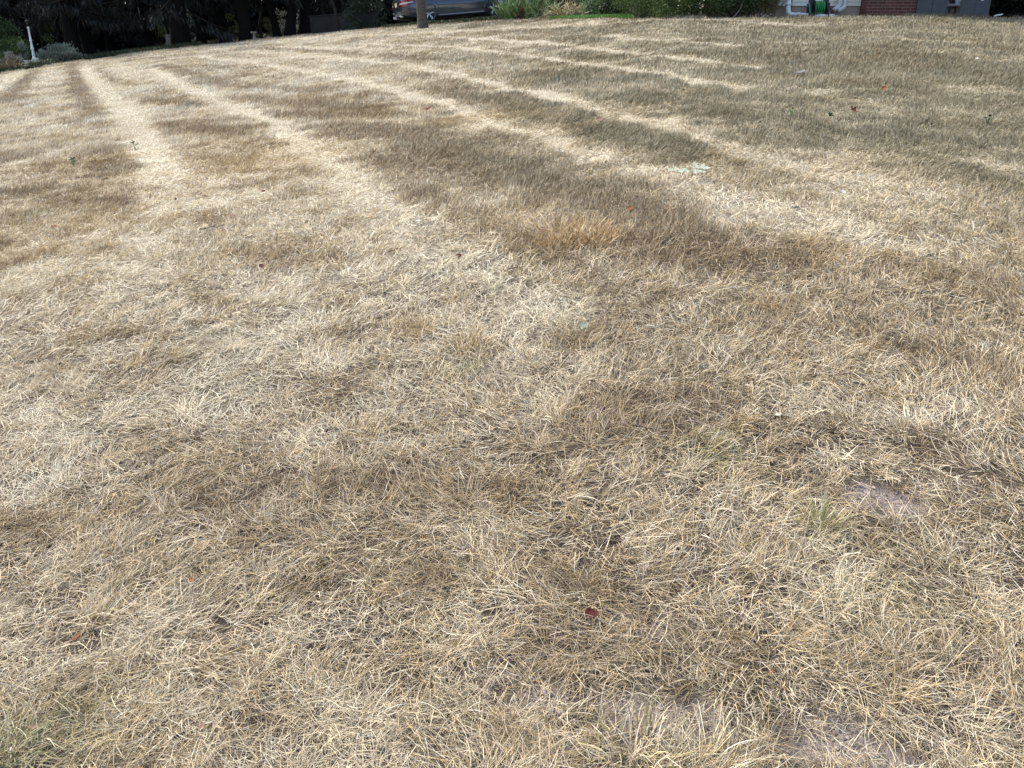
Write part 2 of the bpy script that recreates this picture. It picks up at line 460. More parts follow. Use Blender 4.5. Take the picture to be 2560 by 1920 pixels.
def wear_glare(x, y):
    """pale, dark, gold, green, bare, olive and painted glare amounts of the lawn at ground points"""
    wx = x + .11 * (fbm(x * 1.6, y * 1.6, 21) - .5) + .13 * (vnoise(x * 7, y * 7, 22) - .5)
    wy = y + .11 * (fbm(x * 1.6, y * 1.6, 31) - .5) + .13 * (vnoise(x * 7, y * 7, 32) - .5)
    pale = np.zeros(x.shape); dark = np.zeros(x.shape)
    for P, w, s in PALE_W: pale = np.maximum(pale, s * np.exp(-(dist_line(wx, wy, P) / w) ** 2))
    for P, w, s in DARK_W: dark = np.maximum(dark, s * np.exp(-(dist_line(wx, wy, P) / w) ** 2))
    n1 = fbm(x / 1.0, y / 1.0, 41, 4); n2 = fbm(x / .38, y / .38, 51, 3); n3 = fbm(x / 3.2, y / 3.2, 61, 3)
    far = sstep(5, 11, np.hypot(x, y))
    amp = .72 + .18 * far
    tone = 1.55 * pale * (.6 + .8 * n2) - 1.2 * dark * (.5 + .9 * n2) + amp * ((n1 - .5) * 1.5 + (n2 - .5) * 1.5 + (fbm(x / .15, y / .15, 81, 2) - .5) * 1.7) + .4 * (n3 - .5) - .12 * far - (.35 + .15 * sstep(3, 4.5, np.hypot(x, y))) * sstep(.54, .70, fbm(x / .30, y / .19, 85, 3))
    rr_ = np.hypot(x, y); az_ = np.arctan2(x, y)
    # broad tone: lighter middle band, most on the left; darker nearest and far right
    tone = tone + sstep(2.5, 3.5, rr_) * sstep(9.5, 6, rr_) * (.04 + .36 * sstep(.16, -.12, az_)) - .22 * sstep(0, .38, az_) * sstep(7, 12, rr_) - .12 * sstep(3.2, 2.2, rr_)
    pale = np.clip(tone, 0, 1); dark = np.clip(-tone, 0, 1)
    gold = np.zeros(x.shape); green = np.zeros(x.shape); bare = np.zeros(x.shape)
    for c, w, s in GOLD_W: gold = np.maximum(gold, s * np.exp(-(((wx - c[0]) ** 2 + (wy - c[1]) ** 2) / w ** 2)))
    for c, w, s in GREEN_W: green = np.maximum(green, s * np.exp(-(((wx - c[0]) ** 2 + (wy - c[1]) ** 2) / w ** 2)))
    bx = x + .10 * (fbm(x * 13, y * 13, 71) - .5); by = y + .10 * (fbm(x * 13, y * 13, 72) - .5)
    for P, w, s in BARE_W: bare = np.maximum(bare, s * np.exp(-(dist_line(bx, by, P) / w) ** 2.5))
    gold = np.clip(gold + .35 * sstep(.55, .8, n3) * sstep(.45, .7, n2), 0, 1)
    r = np.hypot(x, y)
    # the right hand half of the bank still holds some green in its leaves
    side = sstep(-.28, .35, np.arctan2(x, y)) * sstep(4.5, 9, r)
    olive = np.clip(side * (.68 + .8 * dark + .25 * n3) + .25 * sstep(6, 12, r) * sstep(.5, .75, n2) + .25 * side * far * dark, 0, 1)
    # far left: sun glare put into the colour, almost to cream
    glare = sstep(.12, -.3, np.arctan2(x, y)) * sstep(9, 19, r)
    return pale, dark, gold, green, bare, olive, glare


STRAW = np.array((.57, .455, .265)); CREAM = np.array((.81, .73, .565)); CHALK = np.array((.77, .69, .55)); GOLDC = np.array((.50, .345, .15))
BROWN = np.array((.205, .138, .068)); DUN = np.array((.165, .132, .097)); OLIVE = np.array((.18, .165, .10)); GREENC = np.array((.15, .20, .075))


def mixc(a, b, t):
    return a + (b - a) * t[:, None]


# ------------------------------------------------------------------ ground: one sheet to the horizon
def make_ground():
    rr = np.concatenate([[.05], np.geomspace(.5, 46, 460), np.geomspace(50, 900, 24)])
    aa = np.unique(np.concatenate([np.linspace(-.74, .74, 300), np.linspace(.74, 2 * math.pi - .74, 50)]))
    aa = aa[:-1] if abs(aa[-1] - aa[0] - 2 * math.pi) < 1e-6 else aa
    R, A = np.meshgrid(rr, aa, indexing='ij')
    X = (R * np.sin(A)).ravel(); Y = (R * np.cos(A)).ravel()
    Z = terrain(X, Y)
    n, m = R.shape
    i = np.arange(n - 1)[:, None]; j = np.arange(m)[None, :]; j2 = (j + 1) % m
    F = np.stack([(i * m + j) + 0 * j2, i * m + j2, (i + 1) * m + j2, (i + 1) * m + j], -1).reshape(-1, 4)[:, ::-1]
    pale, dark, gold, green, bare, olive, glare = wear_glare(X, Y)
    r = np.hypot(X, Y)
    soil = np.tile(np.array((.085, .066, .053)), (len(X), 1))
    th = np.tile(np.array((.40, .32, .21)), (len(X), 1))
    th = mixc(th, OLIVE, olive * .7); th = mixc(th, CREAM * .9, pale * .85); th = mixc(th, BROWN, dark * .8); th = mixc(th, CREAM * .9, glare * .5 * (1 - dark))
    T = mixc(soil, th * (.62 - .1 * sstep(8, 20, r))[:, None], sstep(2, 9, r))  # ground darkened under the blades, gap shade put into the colour
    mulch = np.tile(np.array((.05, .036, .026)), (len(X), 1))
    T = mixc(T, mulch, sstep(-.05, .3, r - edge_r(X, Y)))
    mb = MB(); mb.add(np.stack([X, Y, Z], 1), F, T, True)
    o = mb.build("ground", ground_material())
    ab = o.data.attributes.new("bare", 'FLOAT', 'POINT')
    ab.data.foreach_set("value", (np.clip(bare * 1.3, 0, 1) * (r < 5)).astype(np.float32))
    tag(o, "dry lawn bank of bare clay and thatch climbing to the house", "ground", kind="structure")


make_ground()


# ------------------------------------------------------------------ grass blades
def blades(mb, x, y, L, phi, inc, curl, twist, wid, col, nseg, lift=0.0, roll=None, gz=None):
    n = len(x)
    e = .02
    z = terrain(x, y); gx = (terrain(x + e, y) - z) / e; gy = (terrain(x, y + e) - z) / e
    gx = np.clip(gx, -.4, .4); gy = np.clip(gy, -.4, .4)
    if gz is not None: z = gz
    roll = RNG.uniform(-.9, .9, n) if roll is None else roll
    px = np.zeros(n); py = np.zeros(n); pz = np.zeros(n) + lift
    V = []
    base_w = wid * .5
    for k in range(nseg + 1):
        t = k / nseg
        th = inc + curl * t; ph = phi + twist * t
        if k > 0:
            tm = (k - .5) / nseg
            th_ = inc + curl * tm; ph_ = phi + twist * tm
            st = L / nseg
            px = px + st * np.sin(th_) * np.sin(ph_); py = py + st * np.sin(th_) * np.cos(ph_); pz = pz + st * np.cos(th_)
            pz = np.maximum(pz, .0015)
        gzz = z + gx * px + gy * py
        cx, cy, cz = x + px, y + py, gzz + pz
        if k == nseg:
            V.append(np.stack([cx, cy, cz], 1)[:, None, :])
        else:
            w = base_w * (1 - .55 * t ** 2)
            hx, hy = np.cos(ph), -np.sin(ph)
            # normal of blade path
            nx, ny, nz = np.cos(th) * np.sin(ph), np.cos(th) * np.cos(ph), -np.sin(th)
            cr, sr = np.cos(roll), np.sin(roll)
            wx, wy, wz = w * (hx * cr + nx * sr), w * (hy * cr + ny * sr), w * nz * sr
            V.append(np.stack([np.stack([cx - wx, cy - wy, cz - wz], 1), np.stack([cx + wx, cy + wy, cz + wz], 1)], 1))
    V = np.concatenate(V, 1)              # n, 2*nseg+1, 3
    nv = 2 * nseg + 1
    base = (np.arange(n) * nv)[:, None]
    quads = np.concatenate([base + np.array([[2 * k, 2 * k + 1, 2 * k + 3, 2 * k + 2]]) for k in range(nseg - 1)]) if nseg > 1 else None
    tri = base + np.array([[2 * nseg - 2, 2 * nseg - 1, 2 * nseg]])
    T = np.repeat(col, nv, axis=0)
    off = mb.n
    if quads is not None:
        mb.f.setdefault(4, []).append(quads + off); mb.sm.setdefault(4, []).append(np.zeros(len(quads), bool))
    mb.f.setdefault(3, []).append(tri + off); mb.sm.setdefault(3, []).append(np.zeros(len(tri), bool))
    mb.v.append(V.reshape(-1, 3)); mb.n += n * nv; mb.t.append(T)


def scatter(n, d0, d1, tmax, power):
    tmax = .84 if d1 < 5 else tmax
    """n points between distances d0..d1, density falling as d**-power"""
    q = np.linspace(d0, d1, 2000)
    cdf = np.cumsum(q ** (1 - power)); cdf = (cdf - cdf[0]) / (cdf[-1] - cdf[0])
    d = np.interp(RNG.random(n), cdf, q)
    t = RNG.uniform(-tmax, tmax, n)
    return d * t, d


def blade_colour(x, y, tuftrand=None, mat_layer=False):
    n = len(x)
    pale, dark, gold, green, bare, olive, glare = wear_glare(x, y)
    r1 = RNG.random(n); r2 = RNG.random(n); r3 = RNG.random(n)
    c = np.tile(STRAW, (n, 1))
    c = mixc(c, CHALK, (r1 < .32) * .9)
    c = mixc(c, DUN, ((r1 > .80)) * .8)
    c = mixc(c, GOLDC, ((r2 > .88)) * .6)
    c = mixc(c, CREAM, ((r2 < .14)) * .8)
    if tuftrand is not None:
        c = mixc(c, GOLDC, sstep(.72, 1.0, tuftrand) * .5); c = mixc(c, DUN, sstep(.3, 0, tuftrand) * .55)
    c = mixc(c, OLIVE * 1.25, olive * (.45 + .5 * r2) * (1 - .5 * pale))
    c = mixc(c, CREAM, np.clip(pale * (.5 + .7 * r3), 0, 1) * .95 * (1 - .35 * olive))
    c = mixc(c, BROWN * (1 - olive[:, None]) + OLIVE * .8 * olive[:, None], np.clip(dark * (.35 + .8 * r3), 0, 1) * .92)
    c = mixc(c, GOLDC, gold * (.35 + .65 * r1) * .85)
    c = mixc(c, CREAM, glare * (.6 + .5 * r3) * (1 - .75 * np.clip(dark * 1.4, 0, 1)))
    c = mixc(c, GREENC * 1.5, green * (r3 > .35) * .7)
    vr = .26 - .12 * sstep(4, 12, np.hypot(x, y))
    c = c * (1 + vr * RNG.uniform(-1.25, .9, n))[:, None]
    return np.clip(c, .02, .85), pale, dark, bare, green


GR = MB()
TMAX = .74


def inside(x, y, m=.0):
    return np.hypot(x, y) < edge_r(x, y) - m + .25 * (vnoise(x * 2, y * 2, 91) - .5)


def sel(k, *a):
    return [q[k] for q in a]


# ragged lying thatch, thickest near the viewer
def mat_layer(n, d0, d1, power, nseg, w0, wpow):
    x, y = scatter(n, d0, d1, TMAX, power)
    k = inside(x, y); x, y = x[k], y[k]
    col, pale, dark, bare, green = blade_colour(x, y)
    keep = RNG.random(len(x)) > bare * .75
    dens = .12 + 1.15 * fbm(x / .12, y / .12, 130, 2)
    keep &= RNG.random(len(x)) < np.maximum(dens, sstep(5, 9, y))
    x, y, col, pale = x[keep], y[keep], col[keep], pale[keep]
    n = len(x)
    flow = 2 * math.pi * (1.3 * vnoise(x / .42, y / .42, 101) + .35 * vnoise(x / .11, y / .11, 102)) + 4.9
    phi = flow + RNG.normal(0, 1, n) * (.5 + .7 * vnoise(x / .5, y / .5, 103))
    L = RNG.gamma(5, .0112, n).clip(.016, .11) * (1 - .25 * sstep(4, 10, y))
    inc = np.radians(RNG.uniform(58, 92, n))
    lf = RNG.random(n)
    # the bottom of the mat is old grey brown thatch, darkened more for gap shade; the top this summer's straw
    old = sstep(.75, .3, lf) * sstep(10, 4, y)
    col = mixc(col, DUN[None, :] * RNG.uniform(.6, 1.2, n)[:, None], old * .85)
    blades(GR, x, y, L, phi, inc, RNG.uniform(-.25, .6, n), RNG.normal(0, .5, n), w0 * (y / 2) ** wpow * RNG.uniform(.6, 1.35, n), col, nseg,
           lift=lf * .024 * (.6 + .8 * vnoise(x / .15, y / .15, 7)))


def upright_layer(n, d0, d1, power, nseg, w0, wpow):
    x, y = scatter(n, d0, d1, TMAX, power)
    k = inside(x, y); x, y = x[k], y[k]
    col, pale, dark, bare, green = blade_colour(x, y)
    keep = RNG.random(len(x)) > np.maximum(bare * .9, pale * .25)
    x, y, col, pale, dark = x[keep], y[keep], col[keep], pale[keep], dark[keep]
    n = len(x)
    phi = 1.2 + 2.6 * (vnoise(x / .7, y / .7, 111) - .5) + RNG.normal(0, .8, n)
    L = RNG.uniform(.03, .065, n) * (.7 + .6 * vnoise(x / .35, y / .35, 112)) * (1 + .4 * dark) * (1 - .4 * pale)
    inc = np.radians(np.clip(RNG.normal(26, 16, n) + 34 * pale, 0, 85))
    blades(GR, x, y, L, phi, inc, RNG.uniform(.0, .9, n), RNG.normal(0, .3, n), w0 * (y / 2) ** wpow * RNG.uniform(.7, 1.3, n), col, nseg)


def tuft_layer(nt, per, d0, d1, power, nseg, w0, wpow):
    tx, ty = scatter(nt, d0, d1, TMAX, power)
    k = inside(tx, ty); tx, ty = tx[k], ty[k]
    b = wear_glare(tx, ty)
    k = RNG.random(len(tx)) > b[4] * 1.2
    tx, ty = tx[k], ty[k]
    size = RNG.gamma(3.0, .33, len(tx)).clip(.35, 2.2)
    cnt = (per * size).astype(int) + 6
    idx = np.repeat(np.arange(len(tx)), cnt)
    n = len(idx)
    tr = RNG.random(len(tx))[idx]; sz = size[idx]
    a = RNG.uniform(0, 2 * math.pi, n); rr = np.sqrt(RNG.random(n)) * .020 * (.6 + .6 * sz)
    x = tx[idx] + rr * np.sin(a); y = ty[idx] + rr * np.cos(a)
    col, pale, dark, bare, green = blade_colour(x, y, tr)
    lean_a = (2 * math.pi * 1.3 * vnoise(tx / .42, ty / .42, 101) + 4.9 + RNG.normal(0, .7, len(tx)))[idx]
    phi = a + RNG.normal(0, .55, n)
    # whole tufts are pressed over to one side
    comb = (RNG.random(len(tx)) < .65)[idx] & (RNG.random(n) < .6)
    phi = np.where(comb, lean_a + RNG.normal(0, .4, n), phi)
    L = RNG.gamma(6, .0104, n).clip(.022, .105) * (.7 + .3 * sz).clip(.6, 1.25) * (1 - .3 * sstep(4, 9, y))
    inc = np.radians(RNG.uniform(14, 82, n))
    blades(GR, x, y, L, phi, inc, RNG.uniform(.3, 1.5, n), RNG.normal(0, .35, n), w0 * (y / 2) ** wpow * RNG.uniform(.7, 1.4, n), col, nseg)


mat_layer(275000, 1.15, 4.2, 1.0, 3, .00138, .55)
mat_layer(290000, 4.2, 11, 1.3, 2, .0015, .75)
tuft_layer(2000, 48, 1.15, 4.2, 1.0, 4, .00142, .55)
tuft_layer(3800, 34, 4.2, 9, 1.3, 3, .0015, .72)
upright_layer(30000, 2.8, 5, .6, 3, .0016, .6)
upright_layer(300000, 5, 13, 1.2, 2, .0015, .75)
upright_layer(500000, 13, 42, 1.4, 2, .0016, .80)


def edge_layer(n):
    """longer untrimmed straw along the top edge, where the mower turns"""
    t = RNG.uniform(-.72, .72, n); az = np.arctan(t)
    r = np.interp(az, AZG, DG) + RNG.normal(-.12, .16, n) + .35 * (vnoise(t * 60, t * 0, 92) - .5)
    x = r * np.sin(az); y = r * np.cos(az)
    k = vnoise(t * 45, t * 0, 95) > .35
    x, y = x[k], y[k]; n = len(x)
    col = blade_colour(x, y)[0] * RNG.uniform(.55, 1.0, n)[:, None]
    blades(GR, x, y, RNG.uniform(.04, .15, n), RNG.uniform(0, 6.28, n), np.radians(RNG.uniform(5, 60, n)), RNG.uniform(0, 1.2, n), RNG.normal(0, .3, n), .009 * RNG.uniform(.6, 1.3, n), col, 2)


edge_layer(26000)
go = GR.build("dry_grass", M_STRAW)
tag(go, "parched straw coloured lawn grass with pale mowing tracks covering the whole bank", "grass", kind="stuff")
print("grass verts", GR.n)
del GR

# ------------------------------------------------------------------ planting helpers
def gp(px, Y, py=60):
    d = ray(px, py)
    x = d[0] * Y / d[1]
    return np.array([x, Y, float(terrain(x, Y))])


def unit(v):
    return v / (np.linalg.norm(v, axis=-1, keepdims=True) + 1e-9)


def diamonds(mb, base, dirs, L, W, tint, fold=.25):
    """leaf shaped faces: two triangles folded along the midrib"""
    n = len(base)
    dirs = unit(dirs)
    side = unit(np.cross(dirs, RNG.normal(0, 1, (n, 3))))
    nrm = np.cross(side, dirs)
    L = np.broadcast_to(L, (n,))[:, None]; W = np.broadcast_to(W, (n,))[:, None]
    a = base; c = base + dirs * L
    m = base + dirs * L * .45
    b = m + side * W * .5 + nrm * W * fold; d = m - side * W * .5 + nrm * W * fold
    V = np.stack([a, b, c, d], 1).reshape(-1, 3)
    i = (np.arange(n) * 4)[:, None]
    F = np.concatenate([i + np.array([[0, 1, 2]]), i + np.array([[0, 2, 3]])])
    mb.add(V, F, np.repeat(tint, 4, axis=0))


def pick(palette, n, jit=.25):
    P = np.array(palette)
    return P[RNG.integers(0, len(P), n)] * RNG.uniform(1 - jit, 1 + jit, (n, 1))


def limb(mb, p0, p1, r0, r1, wob=.08, n=6, sides=6, tint=None):
    p0 = np.array(p0, float); p1 = np.array(p1, float)
    t = np.linspace(0, 1, n)[:, None]
    P = p0 + (p1 - p0) * t
    P[1:-1] += RNG.normal(0, wob * np.linalg.norm(p1 - p0) / n, (n - 2, 3))
    mb.tube(P, np.linspace(r0, r1, n), sides, tint, smooth=True)
    return P


DK = np.array((.035, .028, .022))


def shrub(name, px, Y, rx, ry, h, n, leaf, palette, label, cat, group=None, upright=.4, base_h=.05, stems=9, py=60, stem_tint=(.08, .06, .045), loose=.32):
    g = gp(px, Y, py)
    root = empty(name, g)
    tag(root, label, cat, group)
    f = MB(); s = MB()
    K = max(8, int(n / 90))
    a = RNG.uniform(0, 2 * math.pi, K); rr = np.sqrt(RNG.random(K)); zz = RNG.uniform(base_h, 1, K)
    w = np.sqrt(np.clip(1 - (zz - .42) ** 2 / .36, .12, 1))
    C = np.stack([rr * np.cos(a) * rx * w, rr * np.sin(a) * ry * w, zz * h * .88], 1)
    idx = RNG.integers(0, K, n)
    sc = loose * np.array([rx, ry, h * .42])
    P = C[idx] + RNG.normal(0, .5, (n, 3)) * sc
    P[:, 2] = np.abs(P[:, 2]) + .01
    D = P - np.array([0, 0, h * .25]); D = unit(D) + RNG.normal(0, .6, (n, 3)); D[:, 2] += upright
    ct = RNG.uniform(.7, 1.25, K)[idx][:, None]
    diamonds(f, P, D, leaf[0] * RNG.uniform(.6, 1.3, n), leaf[1] * RNG.uniform(.7, 1.2, n), pick(palette, n) * ct)
    for k in range(stems):
        q = C[RNG.integers(0, K)]
        limb(s, RNG.normal(0, .05, 3) * np.array([1, 1, 0]) - np.array([0, 0, .05]), q, .014 + .006 * h, .004, .15, 5, 5, np.array(stem_tint))
    f.build("foliage", M_LEAF, root)
    s.build("stem", M_BARK, root)
    return root


def straps(name, px, Y, n, L, wid, palette, label, cat, group=None, spread=.16, inc=(5, 40), curl=(.2, 1.2), py=60, extra=None):
    g = gp(px, Y, py)
    mb = MB()
    a = RNG.uniform(0, 2 * math.pi, n); r = np.sqrt(RNG.random(n)) * spread
    x = g[0] + r * np.cos(a) * 1.3; y = g[1] + r * np.sin(a)
    blades(mb, x, y, L * RNG.uniform(.6, 1.15, n), RNG.uniform(0, 2 * math.pi, n), np.radians(RNG.uniform(*inc, n)), RNG.uniform(*curl, n), RNG.normal(0, .2, n),
           wid * RNG.uniform(.7, 1.2, n), pick(palette, n, .3), 5)
    o = mb.build(name, M_LEAF, None, g)
    o.location = g
    tag(o, label, cat, group)
    return o


# ------------------------------------------------------------------ woods behind everything on the left
def woodland():
    mb = MB()
    n = 120000
    x = RNG.uniform(-52, 40, n); y = 53 + RNG.uniform(0, 7, n) + 1.5 * vnoise(x / 3, x * 0, 201)
    z = terrain(x, y) - .3 + RNG.random(n) ** 1.8 * (14 + 3 * vnoise(x / 4, x * 0 + 3, 202))
    P = np.stack([x, y, z], 1)
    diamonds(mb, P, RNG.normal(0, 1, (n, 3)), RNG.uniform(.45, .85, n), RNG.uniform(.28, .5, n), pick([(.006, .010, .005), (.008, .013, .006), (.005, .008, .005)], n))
    for k in range(40):
        xx = RNG.uniform(-46, 10); yy = RNG.uniform(52.5, 56); zz = float(terrain(xx, yy))
        limb(mb, (xx, yy, zz - .2), (xx + RNG.normal(0, .6), yy, zz + RNG.uniform(8, 13)), RNG.uniform(.1, .22), .05, .15, 6, 6, DK)
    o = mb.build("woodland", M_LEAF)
    tag(o, "dark mass of woods closing the view behind the evergreens and the car", "woods", kind="stuff")
    # low ground cover in the shade of the trees
    mb = MB(); n = 26000
    t = RNG.random(n); px = -60 + 1000 * t
    az = np.arctan2((px - 1280) / FPX, CP + .42 * SP)
    rr = np.interp(az, AZG, DG) + .25 + RNG.random(n) ** 1.4 * 9
    x = rr * np.sin(az); y = rr * np.cos(az)
    k = ~((px > 500) & (rr - np.interp(az, AZG, DG) < 6.2))
    x, y = x[k], y[k]; n = len(x)
    z = terrain(x, y) + RNG.random(n) * .16
    D = RNG.normal(0, .8, (n, 3)); D[:, 2] += .7
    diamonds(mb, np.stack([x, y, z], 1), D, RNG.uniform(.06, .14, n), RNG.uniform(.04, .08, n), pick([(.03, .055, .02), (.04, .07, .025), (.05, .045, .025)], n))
    n = 5000
    px = RNG.uniform(955, 1262, n); az = np.arctan2((px - 1280) / FPX, CP + .43 * SP)
    rr = np.interp(az, AZG, DG) + .1 + RNG.random(n) * 1.3
    x = rr * np.sin(az); y = rr * np.cos(az); z = terrain(x, y) + RNG.random(n) * .10
    D = RNG.normal(0, .8, (n, 3)); D[:, 2] += .7
    diamonds(mb, np.stack([x, y, z], 1), D, RNG.uniform(.05, .11, n), RNG.uniform(.03, .06, n), pick([(.03, .055, .02), (.05, .075, .03), (.06, .05, .03)], n))
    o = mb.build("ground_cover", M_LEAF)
    tag(o, "dark green low cover on the shaded ground along the top edge of the lawn", "ground cover", kind="stuff")


woodland()


def spruce(px, Y, rad, H, lean, label, low=1.3, reach=2.6, cat="tree", fr=2300, group="evergreens in the row at the left edge of the lawn", py=100):
    g = gp(px, Y, py)
    root = empty("spruce_tree", g)
    tag(root, label, cat, group)
    t = MB()
    zs = np.array([-.3, .15, .5, 1.2, 2.5, 4.5, 7, H])
    P = np.stack([lean * zs + .06 * np.sin(zs * 1.3 + px), .04 * np.cos(zs + px), zs], 1)
    R = rad * np.array([1.5, 1.2, 1.03, .95, .86, .68, .42, .06])
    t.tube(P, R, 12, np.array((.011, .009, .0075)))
    c = MB()
    nl = 30
    for k in range(nl):
        zz = low + .5 + (H - low - .8) * (k / nl) ** 1.15
        a = k * 2.4 + RNG.uniform(-.4, .4)
        ln = reach * (1 - .78 * (zz / H)) * RNG.uniform(.75, 1.15)
        b0 = np.array([np.interp(zz, zs, P[:, 0]), np.interp(zz, zs, P[:, 1]), zz])
        tt = np.linspace(0, 1, 6)
        drop = RNG.uniform(.18, .42)
        B = b0 + np.stack([math.cos(a) * ln * tt, math.sin(a) * ln * tt, -drop * ln * (tt ** 1.2) + .16 * ln * np.clip(tt - .6, 0, 1)], 1)
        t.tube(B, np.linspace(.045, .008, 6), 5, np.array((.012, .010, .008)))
        m = int(fr / nl * (1.3 - .6 * k / nl))
        s = RNG.random(m) ** .7
        Q = np.stack([np.interp(s, tt, B[:, i]) for i in range(3)], 1)
        sidev = np.array([-math.sin(a), math.cos(a), 0]) * (RNG.uniform(-1, 1, (m, 1)) * .38 * ln * (1.05 - s[:, None]))
        Q = Q + sidev; Q[:, 2] -= RNG.random(m) * .22
        D = np.stack([RNG.normal(0, .28, m) + .25 * math.cos(a), RNG.normal(0, .28, m) + .25 * math.sin(a), -np.ones(m)], 1)
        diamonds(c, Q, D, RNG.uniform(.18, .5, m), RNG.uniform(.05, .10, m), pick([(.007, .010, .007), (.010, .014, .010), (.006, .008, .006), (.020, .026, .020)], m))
    t.build("trunk", M_BARK, root)
    c.build("crown", M_LEAF, root)


SPR = [  # px, Y, trunk radius, height, lean, label, lowest bough
    (66, 43.5, .24, 10, -.36, "leaning grey evergreen trunk right behind the white lamp post", 1.9, 2.6),
    (152, 46.5, .15, 9, -.05, "thin dark evergreen trunk set back between lamp post and the black trunk", 2.0, 2.4),
    (186, 42.0, .34, 11, -.06, "broad black evergreen trunk behind the right end of the silvery shrub", 1.7, 2.9),
    (222, 43.2, .27, 11, -.10, "brown evergreen trunk catching light, just right of the broad black trunk", 1.6, 3.0),
    (372, 44.5, .17, 10, -.12, "slim evergreen trunk left of the pale stone post", 1.2, 2.9),
    (452, 42.0, .42, 12, -.03, "thickest black evergreen trunk beside the pale stone post", 1.2, 3.2),
    (506, 45.0, .22, 10, -.02, "black evergreen trunk second to the right of the stone post", 1.7, 2.6),
    (560, 45.5, .24, 11, -.10, "black evergreen trunk third to the right of the stone post", 2.0, 2.6),
    (616, 43.0, .32, 11, -.07, "wide black evergreen trunk directly left of the small pedestal", 2.1, 2.7),
    (692, 44.0, .18, 10, -.16, "leaning evergreen trunk right of the small pedestal", 1.8, 2.4),
    (728, 43.5, .24, 10, .10, "evergreen trunk leaning right, between two leaning ones near the wall", 2.0, 2.4),
    (766, 44.5, .30, 11, .0, "black evergreen trunk at the left end of the low concrete wall", 2.0, 2.6),
]
for q in SPR:
    spruce(*q[:6], low=q[6], reach=q[7])
# further evergreens further back make the shade
for i, (px, Y, lab) in enumerate([(20, 50, "evergreen deep in the shade at the far left of the row"), (270, 50, "evergreen in the deep shade between the brown trunk and the slim trunk"),
                                  (840, 49, "evergreen standing behind the low concrete wall"), (930, 47.5, "evergreen in the dark just left of the grey car")]):
    spruce(px, Y, .2, 11, -.03, lab, low=1.1, reach=3.3, fr=2600)

# thin young stems between the trunks
for px, Y, ln, lab in [(396, 45, -.10, "thin bare stem left of the pale stone post, leaning left"), (408, 45.5, .04, "thin straight stem just left of the pale stone post"),
                       (651, 44, .05, "thin dark stem just right of the small pedestal"), (851, 39.2, -.22, "thin dark sapling leaning in front of the low concrete wall")]:
    g = gp(px, Y)
    r = empty("sapling", g); tag(r, lab, "sapling", "thin stems among the evergreens")
    m = MB(); top = limb(m, (0, 0, -.1), (ln * 4.5, 0, 4.5), .075, .02, .1, 7, 7, np.array((.05, .038, .03)))
    m.build("trunk", M_BARK, r)
    c = MB(); n = 260
    P = top[-1] + RNG.normal(0, 1, (n, 3)) * np.array([.7, .7, .8]) + np.array([0, 0, .5])
    for k in range(5):
        limb(m, top[4], top[-1] + RNG.normal(0, .5, 3), .02, .006, .1, 4, 5)
    diamonds(c, P, RNG.normal(0, 1, (n, 3)), .12, .07, pick([(.03, .05, .02), (.04, .06, .025)], n))
    c.build("crown", M_LEAF, r)

# ------------------------------------------------------------------ shrubs and plants on the left
SIL = [(.15, .19, .175), (.12, .16, .15), (.19, .225, .20), (.10, .135, .115)]
shrub("silver_shrub", 158, 39.3, .85, .45, .78, 2600, (.085, .035), SIL, "wide silvery grey shrub right of the white lamp post", "shrub", "silver shrubs around the lamp post", upright=1.6, py=140)
shrub("silver_shrub", 106, 39.6, .40, .35, .55, 900, (.085, .035), SIL, "small silvery shrub touching the right side of the lamp post base", "shrub", "silver shrubs around the lamp post", upright=1.6, py=140)
shrub("silver_shrub", 62, 39.8, .35, .3, 1.15, 700, (.085, .035), SIL, "narrow tall silvery shrub left of the lamp post base", "shrub", "silver shrubs around the lamp post", upright=1.8, py=140)
shrub("silver_shrub", 14, 38.6, .55, .4, .85, 1300, (.085, .032), [(.22, .25, .22), (.27, .29, .26)], "silvery shrub at the very left edge behind the rusty grass", "shrub", "silver shrubs around the lamp post", upright=1.5, py=140)
shrub("green_shrub", 34, 40.6, .95, .6, 1.35, 2600, (.10, .06), [(.06, .11, .03), (.08, .14, .04), (.045, .08, .025)], "fresh green leafy shrub left of the lamp post", "shrub", upright=.5, py=140)
shrub("green_shrub", 12, 42.5, 1.2, .8, 2.3, 2600, (.10, .06), [(.04, .075, .025), (.055, .095, .03)], "taller green shrub at the far left under the evergreen", "shrub", upright=.3, py=140)
straps("ornamental_grass", 8, 37.3, 420, .75, .014, [(.13, .08, .04), (.09, .055, .03), (.18, .13, .07), (.07, .05, .025), (.08, .09, .035)], "clump of rusty brown ornamental grass at the left edge of the lawn", "ornamental grass", spread=.45, inc=(5, 50), py=160)
straps("perennial", 64, 38.2, 110, .42, .03, [(.30, .28, .13), (.45, .40, .25), (.18, .22, .08)], "yellowing strap leaved plant below the green shrub", "plant", spread=.3, inc=(15, 70), py=160)
straps("perennial", 110, 38.6, 110, .40, .03, [(.16, .20, .10), (.42, .40, .28), (.22, .24, .13)], "pale green strap leaved plant in front of the lamp post base", "plant", spread=.35, inc=(15, 70), py=160)
shrub("silver_perennial", 68, 38.0, .16, .14, .32, 160, (.08, .04), [(.5, .55, .52), (.4, .46, .42)], "pale grey low plant at the lawn edge left of the lamp post", "plant", upright=1.2, py=165)
shrub("silver_perennial", 93, 38.4, .18, .14, .34, 180, (.08, .04), [(.55, .6, .57), (.42, .5, .45)], "pale silver low plant at the lawn edge just below the lamp post", "plant", upright=1.2, py=165)
